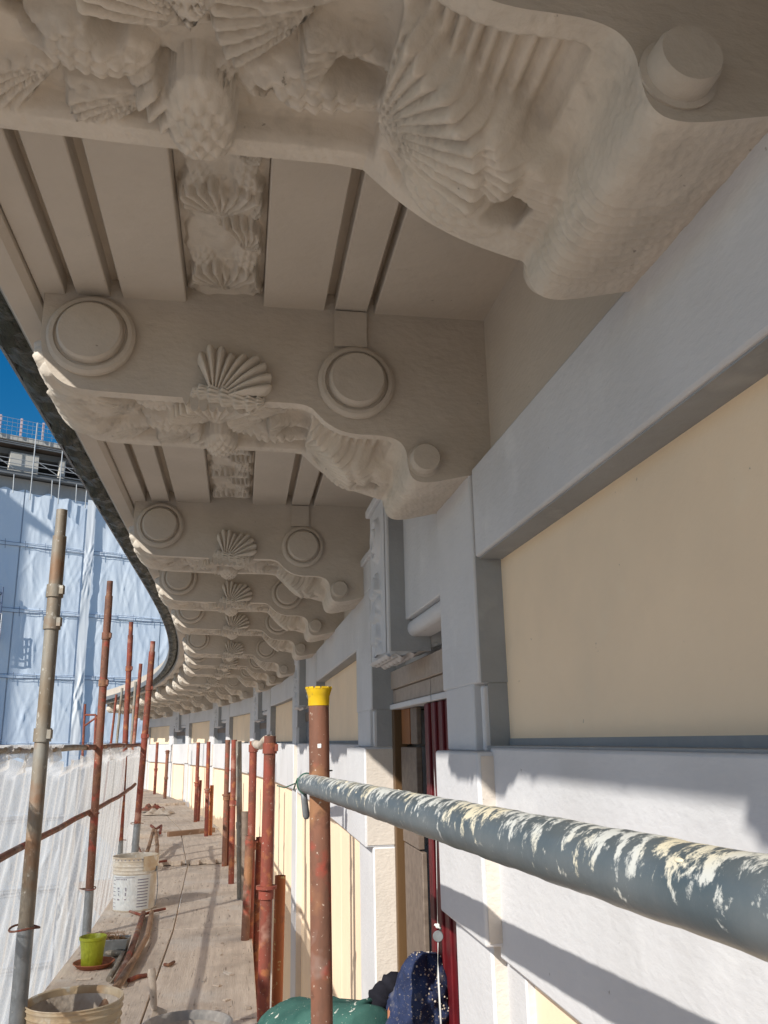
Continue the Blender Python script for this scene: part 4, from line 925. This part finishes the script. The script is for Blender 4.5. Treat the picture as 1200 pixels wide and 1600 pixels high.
# green pot on a terracotta saucer, planter behind
pc = onz(143, 1506, -1.085)
e = empty('saucer', Vector((pc.x, pc.y, -1.1)), None); bpy.data.objects.remove(e)
bm = bmesh.new(); lathe(bm, [(.075,0),(.082,.004),(.100,.022),(.104,.024),(.102,.027),(.096,.024),(.078,.010),(.001,.009)], Matrix.Identity(4), 48); o = fin('saucer', bm, M['terra'], smooth=True); o.location = (pc.x+.012, pc.y, -1.1); tag(o, 'round terracotta saucer under the lime green pot', 'saucer')
gp = empty('flower_pot', Vector((pc.x, pc.y, -1.09)), 'small lime green flower pot standing on a terracotta saucer', 'flower pot')
bm = bmesh.new(); lathe(bm, [(.050,0),(.052,.004),(.0575,.07),(.064,.118),(.068,.122),(.069,.134),(.066,.136),(.062,.128),(.052,.03),(.001,.03)], Matrix.Identity(4), 40); c = fin('pot', bm, M['lime'], smooth=True); c.parent = gp
bm = bmesh.new(); lathe(bm, [(.001,.098),(.03,.102),(.0585,.097)], Matrix.Identity(4), 30, False, False); c = fin('soil', bm, M['soil'], smooth='all'); c.parent = gp
tl = onz(172, 1492, -1.1)
tr = empty('planter_tray', tl, 'dark low tray heaped with dry soil and dead stems behind the green pot', 'planter')
bm = bmesh.new()
for dz, k, s_ in ((0, .80, 0), (.075, 1.0, 0)): pass
A = [(-.10,-.055),(.10,-.055),(.10,.055),(-.10,.055)]
lo_ = [bm.verts.new((x*.8, y*.8, 0)) for x, y in A]; hi_ = [bm.verts.new((x, y, .085)) for x, y in A]; hi2 = [bm.verts.new((x*.94, y*.9, .085)) for x, y in A]; lo2 = [bm.verts.new((x*.78, y*.76, .01)) for x, y in A]
bm.faces.new(lo_[::-1]); bm.faces.new(lo2)
for u_, v_ in ((lo_, hi_), (hi_, hi2), (hi2, lo2)):
    for i in range(4): bm.faces.new((u_[i], u_[(i+1) % 4], v_[(i+1) % 4], v_[i]))
c = fin('tray', bm, M['steel'], bevel=.003); c.parent = tr
X = np.zeros((30, 18, 3))
for i in range(30):
    for j in range(18):
        x = (i/29-.5)*.18; y = (j/17-.5)*.095; X[i, j] = (x, y, .065+.028*math.cos(x*16)*math.cos(y*30)+.006*math.sin(i*2.1+j*1.3)+RS.uniform(-.004, .004))
g = gridmesh('soil', X, M['soil']); g.parent = tr
bm = bmesh.new(); R_ = random.Random(9)
for k in range(22):
    x, y = R_.uniform(-.09, .09), R_.uniform(-.05, .05); curve_tube(bm, [Vector((x, y, .075)), Vector((x+R_.uniform(-.03, .03), y+R_.uniform(-.03, .03), .10+R_.uniform(0, .012))), Vector((x+R_.uniform(-.06, .06), y+R_.uniform(-.04, .04), .098+R_.uniform(0, .02)))], .0016, 5)
c = fin('dead_stems', bm, M['wood']); c.parent = tr
tr.rotation_euler = (0, 0, .1)
# bent bars and sticks lying on the boards
def bar(label, pts, r, m, name='rusty_bar', cat='bar', group='bars and sticks lying on the boards'):
    w = [onz(x, y, z) for x, y, z in pts]; c = w[0].copy(); bm = bmesh.new()
    pp_ = []
    for i in range(len(w)-1):
        for k in range(4): pp_.append(w[i].lerp(w[i+1], k/4)-c)
    pp_.append(w[-1]-c); curve_tube(bm, pp_, r, 10); o = fin(name, bm, m, smooth=True); o.location = c; return tag(o, label, cat, group)
bar('long brown bar with a hooked end, lying beside the green pot saucer', [(224,1427,-1.075), (213,1462,-1.07), (199,1500,-1.07), (184,1532,-1.07)], .017, M['brown'])
bar('long pale grey bar lying right of the brown bar, its end by the bucket foot', [(237,1425,-1.075), (230,1463,-1.07), (208,1503,-1.072), (190,1535,-1.074)], .015, M['wood'])
bar('short grey bar bent at a right angle, nearest the saucer', [(163,1488,-1.08), (192,1490,-1.078), (181,1512,-1.075), (170,1530,-1.078)], .014, M['galv'])
bar('rusty crosspiece lying across the far ends of the two long bars', [(203,1424,-1.085), (222,1430,-1.082), (238,1424,-1.08), (258,1420,-1.085)], .0085, M['rust'])
bar('small rusty clamp piece on the boards right of the bars', [(201,1532,-1.088), (215,1526,-1.088), (229,1524,-1.09)], .010, M['rust'])
bar('small dark iron scrap on the bare board', [(257,1507,-1.092), (263,1508,-1.09), (272,1503,-1.092)], .008, M['brown'])
bar('leaning rusty strut in the heap beyond the labelled bucket', [(222,1352,-1.04), (232,1325,-.95), (240,1296,-.86)], .018, M['wood'])
bar('upright brown strut in the heap beyond the labelled bucket', [(243,1350,-1.04), (246,1322,-.94), (243,1298,-.87)], .018, M['wood'])
bar('rust-red bracket on top of the heap beyond the labelled bucket', [(236,1290,-.84), (243,1296,-.86), (252,1290,-.86), (250,1302,-.88)], .014, M['rust'])
bar('thin rusty rod lying at the foot of the heap beyond the bucket', [(217,1338,-1.03), (228,1348,-1.035), (246,1347,-1.035), (260,1345,-1.04)], .010, M['rust'])
bar('brown rod poking toward the net from the heap beyond the bucket', [(214,1318,-1.0), (224,1340,-1.03)], .010, M['brown'])
q0, q1 = onz(262, 1305, -1.035), onz(335, 1298, -1.035)
mx_, L = axisM(q0, q1); bm = bmesh.new(); mbox(bm, Matrix.Translation((0, 0, L/2)), .045, .075, L)
o = fin('timber_offcut', bm, M['wood'], bevel=.006); o.matrix_world = mx_; tag(o, 'brown timber offcut lying across the walkway past the heap of struts', 'timber')
q0 = onz(218, 1302, -1.02); bm = bmesh.new(); mbox(bm, Matrix.Identity(4), .40, .55, .05); o = fin('loose_plank', bm, M['board'], bevel=.005); o.location = q0; o.rotation_euler = (.03, 0, .3); tag(o, 'short loose plank by the foot of the bright red pole', 'plank')
def rag(label, c, w, l, h, m, seed, cat='rag', name='rag'):
    r = np.random.RandomState(seed); X = np.zeros((36, 26, 3)); ph = r.uniform(0, 6, 6)
    for i in range(36):
        for j in range(26):
            x = (i/35-.5); y = (j/25-.5); e = max(0, 1-(2*abs(x))**4)*max(0, 1-(2*abs(y))**4)
            X[i, j] = (x*w*(1+.1*math.sin(y*9+ph[0])), y*l*(1+.12*math.sin(x*11+ph[1])), h*e*(.5+.25*math.sin(x*19+ph[2])+.25*math.sin(y*16+x*8+ph[3]))+.003)
    o = gridmesh(name, X, m); o.location = c; return tag(o, label, cat)
rag('crumpled whitish rag lying on the boards far along the walkway', onz(247, 1272, -1.02), .42, .34, .09, M['mortar'], 4)
rag('dark rumpled cloth next to the whitish rag', onz(237, 1266, -1.0), .34, .3, .10, M['brown'], 6)
# grey tub with a float handle
tb = onz(289, 1655, -1.1); tub = empty('mixing_tub', tb, 'shallow grey mixing tub smeared with white plaster, cut off by the bottom edge', 'tub')
bm = bmesh.new(); lathe(bm, [(.125,0),(.130,.005),(.158,.105),(.165,.108),(.166,.114),(.158,.116),(.150,.108),(.124,.012),(.001,.010)], Matrix.Identity(4), 56, True, True, 0, .002); c = fin('shell', bm, M['greypl'], smooth=True); c.parent = tub
bm = bmesh.new(); lathe(bm, [(.001,.045),(.06,.05),(.11,.055),(.142,.085),(.146,.086)], Matrix.Identity(4), 40, False, False, 0, .004); c = fin('plaster', bm, M['mortar'], smooth='all'); c.parent = tub
tb0 = onz(241, 1578, -1.0); tk, L_ = tb0, 0
topv = onY(237, 1513, tb0.y+.02)
e = empty('trowel', tb0, 'trowel standing in the tub, its pale worn handle upright with a hole near the top', 'trowel')
mx_, L_ = axisM(Vector((0, 0, 0)), topv-tb0); bm = bmesh.new()
lathe(bm, [(.010,0),(.013,.02),(.0145,L_*.6),(.0155,L_*.93),(.013,L_),(.001,L_+.001)], mx_ @ Matrix.Scale(.55, 4, (0, 1, 0)) if False else mx_, 20); c = fin('handle', bm, M['board'], smooth=True); c.parent = e
bm = bmesh.new(); lathe(bm, [(.0045,0),(.0045,.003)], mx_ @ Matrix.Translation((0, 0, L_*.88)) @ Matrix.Rotation(pi/2, 4, 'X') @ Matrix.Translation((0, 0, .0135)), 14); c = fin('hang_hole', bm, M['dark']); c.parent = e
bm = bmesh.new(); mbox(bm, Matrix.Translation((.012, .0, -.035)) @ Matrix.Rotation(.35, 4, 'Y'), .055, .004, .09); c = fin('blade', bm, M['mortar'], bevel=.002); c.parent = e
# stick and blade inside the cream bucket
q1_ = P(3.19, -.508, -.78); bm = bmesh.new()
st0, st1 = ray(178, 1548, 2.92), ray(209, 1500, 3.10); c0 = st0.copy(); curve_tube(bm, [st0-c0-(st1-st0)*1.2, st0-c0, (st1-st0)], [.016, .015, .012], 10); o = fin('stirring_stick', bm, M['wood'], smooth=True); o.location = c0; tag(o, 'wooden stick leaning out of the stained cream bucket', 'stick')
bm = bmesh.new(); a3 = [ray(*p, 2.98) for p in ((160,1556), (172,1562), (189,1545), (183,1534))]; c0 = a3[0].copy()
f1_ = [bm.verts.new(p-c0) for p in a3]; f2_ = [bm.verts.new(p-c0+Vector((.002, .006, .002))) for p in a3]; bm.faces.new(f1_); bm.faces.new(f2_[::-1])
for i in range(4): bm.faces.new((f1_[i], f1_[(i+1) % 4], f2_[(i+1) % 4], f2_[i]))
o = fin('scraper', bm, M['mortar']); o.location = c0; tag(o, 'plaster-caked scraper blade resting in the stained cream bucket', 'scraper')
# debris crumbs on the boards
R_ = random.Random(12); bm = bmesh.new()
for k in range(520):
    s = R_.uniform(1.8, 8.6); o_ = R_.choice([R_.uniform(-.85, .09), -.85+abs(R_.gauss(0, .18))]); r = R_.choice([.0015, .002, .003, .003, .0045, .007])*R_.uniform(.6, 1.2)
    Mx = Matrix.Translation(P(s, o_, -1.1+r*.5)) @ Matrix.Rotation(R_.uniform(0, 6), 4, 'Z') @ Matrix.Scale(R_.uniform(1, 2.2), 4, (1, 0, 0)) @ Matrix.Scale(.6, 4, (0, 0, 1))
    bmesh.ops.create_icosphere(bm, subdivisions=1, radius=r, matrix=Mx)
o = fin('plaster_crumbs', bm, M['mortar']); tag(o, 'crumbs of dried plaster scattered over the boards', 'debris', kind='stuff')
bm = bmesh.new(); bp_ = [onz(x, y, -1.092) for x, y in ((396,1480), (372,1492), (340,1487), (318,1500), (300,1522), (292,1545))]
c0 = bp_[0].copy(); pts_ = []
for a__, b___ in zip(bp_, bp_[1:]):
    for k in range(4): pts_.append(a__.lerp(b___, k/4)-c0)
R_ = random.Random(31)
for k in range(70):
    s = R_.uniform(2.0, 13); o_ = R_.choice([-1, 1, -1])*R_.uniform(.30, .46)-.38; zt = -1.1 if s < 8.6 else (-1.052 if s < 11.3 else -1.03)
    w_ = R_.uniform(.008, .03); q_ = bmesh.new(); mbox(q_, Matrix.Rotation(R_.uniform(0, 6), 4, 'Z'), w_*R_.uniform(1, 3.5), w_, .006); me_ = bpy.data.meshes.new('chip'); q_.to_mesh(me_); q_.free(); me_.transform(Matrix.Translation(P(s, max(-.84, min(.07, o_)), zt+.0035))); bm.from_mesh(me_); bpy.data.meshes.remove(me_)
o = fin('plaster_chips', bm, M['board']); tag(o, 'flat chips of plaster and wood lying along both edges of the walkway', 'debris', kind='stuff')
# cord with a round weight in front of the red shutter
cx = [onY(x, y, 2.30) for x, y in ((655,1085), (664,1200), (674,1320), (683,1452), (687,1600))]
cx = [P(2.36, .47, .13), P(2.36, .47, -.3)]
k0 = onY(672, 1060, 2.42); k1 = onY(684, 1448, 2.42); k2 = onY(690, 1604, 2.42)
cd = empty('pull_cord', k1, 'thin white cord with a small round grey disc hanging before the red shutter', 'cord')
bm = bmesh.new(); curve_tube(bm, [k0-k1, (k1-k0)*-.5+Vector((.004, 0, 0)), Vector((0, 0, 0))], .0010, 6); curve_tube(bm, [Vector((0, 0, -.01)), (k2-k1)*.5+Vector((-.004, 0, 0)), (k2-k1)+(k2-k1)*.2], .0026, 8); c = fin('cord', bm, M['cord'], smooth='all'); c.parent = cd
bm = bmesh.new(); bmesh.ops.create_icosphere(bm, subdivisions=2, radius=.0065, matrix=Matrix.Translation((0, 0, .002))); curve_tube(bm, [Vector((-.008, 0, .006)), Vector((.002, -.004, .0)), Vector((.009, 0, -.006))], .003, 6); c = fin('knot', bm, M['cord'], smooth='all'); c.parent = cd
bm = bmesh.new(); lathe(bm, [(.001,-.003),(.0125,-.003),(.014,0),(.0125,.003),(.001,.003)], Matrix.Translation((0, -.004, -.022)) @ Matrix.Rotation(pi/2, 4, 'X'), 28); c = fin('disc', bm, M['steel'], smooth=True); c.parent = cd
# ------------------------------------------------------------ crouching worker
def skin_mesh(name, verts, edges, m, root=0, sub=2, parent=None, noise=0):
    me = bpy.data.meshes.new(name); me.from_pydata([v[0] for v in verts], edges, []); o = bpy.data.objects.new(name, me); COL.objects.link(o)
    md = o.modifiers.new('skin', 'SKIN'); md.use_smooth_shade = True
    sv = me.skin_vertices[0].data
    for i, v in enumerate(verts):
        r = v[1]; sv[i].radius = r if isinstance(r, tuple) else (r, r)
        sv[i].use_root = (i == root)
    md2 = o.modifiers.new('sub', 'SUBSURF'); md2.levels = sub; md2.render_levels = sub
    if noise:
        tx = bpy.data.textures.new(name+'_folds', 'CLOUDS'); tx.noise_scale = .09
        md3 = o.modifiers.new('disp', 'DISPLACE'); md3.texture = tx; md3.strength = noise; md3.mid_level = .5; md3.texture_coords = 'GLOBAL'
    me.materials.append(m)
    if parent: o.parent = parent
    return o
wl = P(2.75, .25, -1.1)
wk = empty('person', wl, 'crouching worker seen from behind, green pullover flecked with plaster and a dirty navy cap', 'person')
def wp(px, py, D): return tuple(ray(px, py, D)-wl)
hd = Vector(wp(650, 1600, 2.46))
pel, sp1, ch, nk = wp(425, 1715, 2.95), wp(446, 1640, 2.82), wp(500, 1606, 2.62), wp(596, 1615, 2.5)
shL, elL, haL = wp(438, 1628, 2.75), wp(462, 1760, 2.55), wp(560, 1760, 2.35)
shR, elR, haR = wp(572, 1612, 2.45), wp(590, 1750, 2.38), wp(640, 1790, 2.45)
kn1, an1, to1 = wp(560, 1840, 2.75), (.02, .08, .07), (.12, .02, .035)
kn2, an2, to2 = wp(540, 1850, 2.5), (.0, -.12, .07), (.12, -.14, .035)
body_v = [(pel, .10), (sp1, .09), (ch, (.09, .09)), (nk, .05), (tuple(hd), .075), (shL, .05), (elL, .042), (haL, .035), (shR, .05), (elR, .05), (haR, .035),
          (kn1, .07), (an1, .042), (to1, .035), (kn2, .07), (an2, .042), (to2, .035)]
body_e = [(0,1),(1,2),(2,3),(3,4),(2,5),(5,6),(6,7),(2,8),(8,9),(9,10),(0,11),(11,12),(12,13),(0,14),(14,15),(15,16)]
skin_mesh('body', body_v, body_e, M['skin'], parent=wk)
# fingers of both hands
for hnd, other in ((haL, elL), (haR, elR)):
    H_ = Vector(hnd); dr_ = (H_-Vector(other)).normalized(); sd = dr_.cross(Vector((0, 0, 1))).normalized(); bm = bmesh.new()
    for k, (ln, of) in enumerate(((.070, -.028), (.080, -.010), (.076, .010), (.060, .027))):
        st_ = H_+dr_*.03+sd*of; curve_tube(bm, [st_-dr_*.02, st_+dr_*ln*.4, st_+dr_*ln*.75+Vector((0, 0, -.012)), st_+dr_*ln*.9+Vector((0, 0, -.032))], [.010, .009, .0085, .0065], 8)
    curve_tube(bm, [H_-sd*.02, H_-sd*.045+dr_*.03, H_-sd*.045+dr_*.055+Vector((0, 0, -.015))], [.012, .010, .008], 8)
    c = fin('fingers', bm, M['skin'], smooth='all'); c.parent = wk
gv = [(pel, .145), (sp1, .185), (ch, (.205, .205)), (tuple(Vector(nk)*.75+Vector(ch)*.25), .085), (shL, .155), (elL, .068), (tuple(Vector(haL)*.7+Vector(elL)*.3), .05), (shR, .13), (elR, .068), (tuple(Vector(haR)*.7+Vector(elR)*.3), .05)]
skin_mesh('pullover', gv, [(0,1),(1,2),(2,3),(2,4),(4,5),(5,6),(2,7),(7,8),(8,9)], M['greenfleece'], sub=3, parent=wk, noise=.035)
skin_mesh('trousers', [(pel, .150), (kn1, .088), (tuple(Vector(an1)+Vector((0, 0, .05))), .06), (kn2, .088), (tuple(Vector(an2)+Vector((0, 0, .05))), .06)], [(0,1),(1,2),(0,3),(3,4)], M['jeans'], sub=2, parent=wk, noise=.02)
for an, to in ((an1, to1), (an2, to2)): skin_mesh('boot', [(tuple(Vector(an)+Vector((0, 0, .06))), .052), (tuple(Vector(an)), .05), (to, .045)], [(0,1),(1,2)], M['boots'], root=1, sub=2, parent=wk)
# head details: face looks to the doorway, away from the camera
fd = Vector((.80, .45, -.38)).normalized(); up_ = Vector((.10, .25, .95)); up_ = (up_-fd*up_.dot(fd)).normalized(); sd_ = fd.cross(up_).normalized()
HM = Matrix((sd_, fd, up_)).transposed().to_4x4(); HM.translation = hd
bm = bmesh.new(); bmesh.ops.create_uvsphere(bm, u_segments=40, v_segments=28, radius=1)
for v in bm.verts:
    x, y, z = v.co; w = .076*(1-.14*max(0, -z)); yy = .095; v.co = Vector((x*w, y*yy*(1-.1*max(0, -z)), z*.115))
    if y > .6 and abs(x) < .22 and -.35 < z < .15: v.co.y += .022*(1-abs(x)/.22)*(1-abs(z+.15)/.35)      # nose
    if y > .6 and .05 < z < .3 and .2 < abs(x) < .55: v.co.y -= .007                                       # eye sockets
bm.transform(HM); c = fin('head', bm, M['skin'], smooth='all'); c.parent = wk
bm = bmesh.new()
for sx in (-1, 1): bmesh.ops.create_uvsphere(bm, u_segments=14, v_segments=10, radius=1, matrix=HM @ Matrix.Translation((.078*sx, -.005, -.012)) @ Matrix.Diagonal((.010, .020, .032, 1)))
c = fin('ear', bm, M['skin'], smooth='all'); c.parent = wk
bm = bmesh.new()
for sx in (-1, 1): bmesh.ops.create_uvsphere(bm, u_segments=12, v_segments=8, radius=.011, matrix=HM @ Matrix.Translation((.030*sx, .083, .012)))
c = fin('eye', bm, M['cord'], smooth='all'); c.parent = wk
bm = bmesh.new(); mbox(bm, HM @ Matrix.Translation((0, .088, -.055)), .045, .006, .007); c = fin('mouth', bm, M['terra'], bevel=.002); c.parent = wk
# dirty navy cap: a slouching cloth bag pulled over the head
na, nz = 60, 40; Xc = np.zeros((nz, na, 3)); capc = Vector(wp(650, 1580, 2.44)); capt = Vector(wp(665, 1502, 2.44)); ax = (capt-capc)
axn = ax.normalized(); e1 = axn.cross(Vector((0, 1, 0))).normalized(); e2 = axn.cross(e1)
for i in range(nz):
    t = i/(nz-1); r = .094*math.sqrt(max(0, 1-max(0, (t-.42)/.58)**5))*(.94+.10*math.sin(t*3.3)) if t < 1 else 0
    for k in range(na):
        a = k/(na-1)*2*pi; ff = 1+.08*math.sin(a*2+t*6)+.06*math.sin(a*5-t*8)+.03*math.sin(a*11+t*17)+.015*math.sin(a*19-t*30)
        ctr = capc-ax*.75+ax*(1.85*t)+e1*(-.012*math.sin(t*3))
        Xc[i, k] = ctr+e1*(math.cos(a)*r*ff*.86)+e2*(math.sin(a)*r*ff*1.05)+axn*(.010*math.sin(a*2+1)*t)
g = gridmesh('cap', Xc, M['navy']); g.parent = wk
tx = bpy.data.textures.new('cap_folds', 'CLOUDS'); tx.noise_scale = .055
md = g.modifiers.new('folds', 'DISPLACE'); md.texture = tx; md.strength = .034; md.mid_level = .5; md.texture_coords = 'LOCAL'
bm = bmesh.new(); R_ = random.Random(8)
for k in range(420):
    i_, k_ = R_.randint(int(nz*.55), nz-2), R_.randint(0, na-1); q_ = Vector(Xc[i_, k_])
    if (q_-capt).dot(Vector((1, 0, 0))) < -.045 or R_.random() < .3: continue
    bmesh.ops.create_icosphere(bm, subdivisions=1, radius=R_.uniform(.0012, .0034), matrix=Matrix.Translation(q_+(q_-capc).normalized()*R_.uniform(-.004, .006)))
c = fin('plaster_crust', bm, M['mortar']); c.parent = wk; c['kind'] = 'stuff'
bm = bmesh.new()
sp_ = [Vector(wp(*q)) for q in ((578, 1640, 2.46), (582, 1606, 2.47), (586, 1575, 2.50), (598, 1551, 2.52), (616, 1538, 2.54), (636, 1538, 2.56), (655, 1552, 2.58))]
pts_ = []
for a__, b___ in zip(sp_, sp_[1:]):
    for k in range(6): pts_.append(a__.lerp(b___, k/6))
curve_tube(bm, pts_, [.034+.004*math.sin(i_*.9)+.003*math.sin(i_*2.1) for i_ in range(len(pts_))], 20)
c = fin('neck_scarf', bm, M['blackcloth'], smooth='all'); c.parent = wk
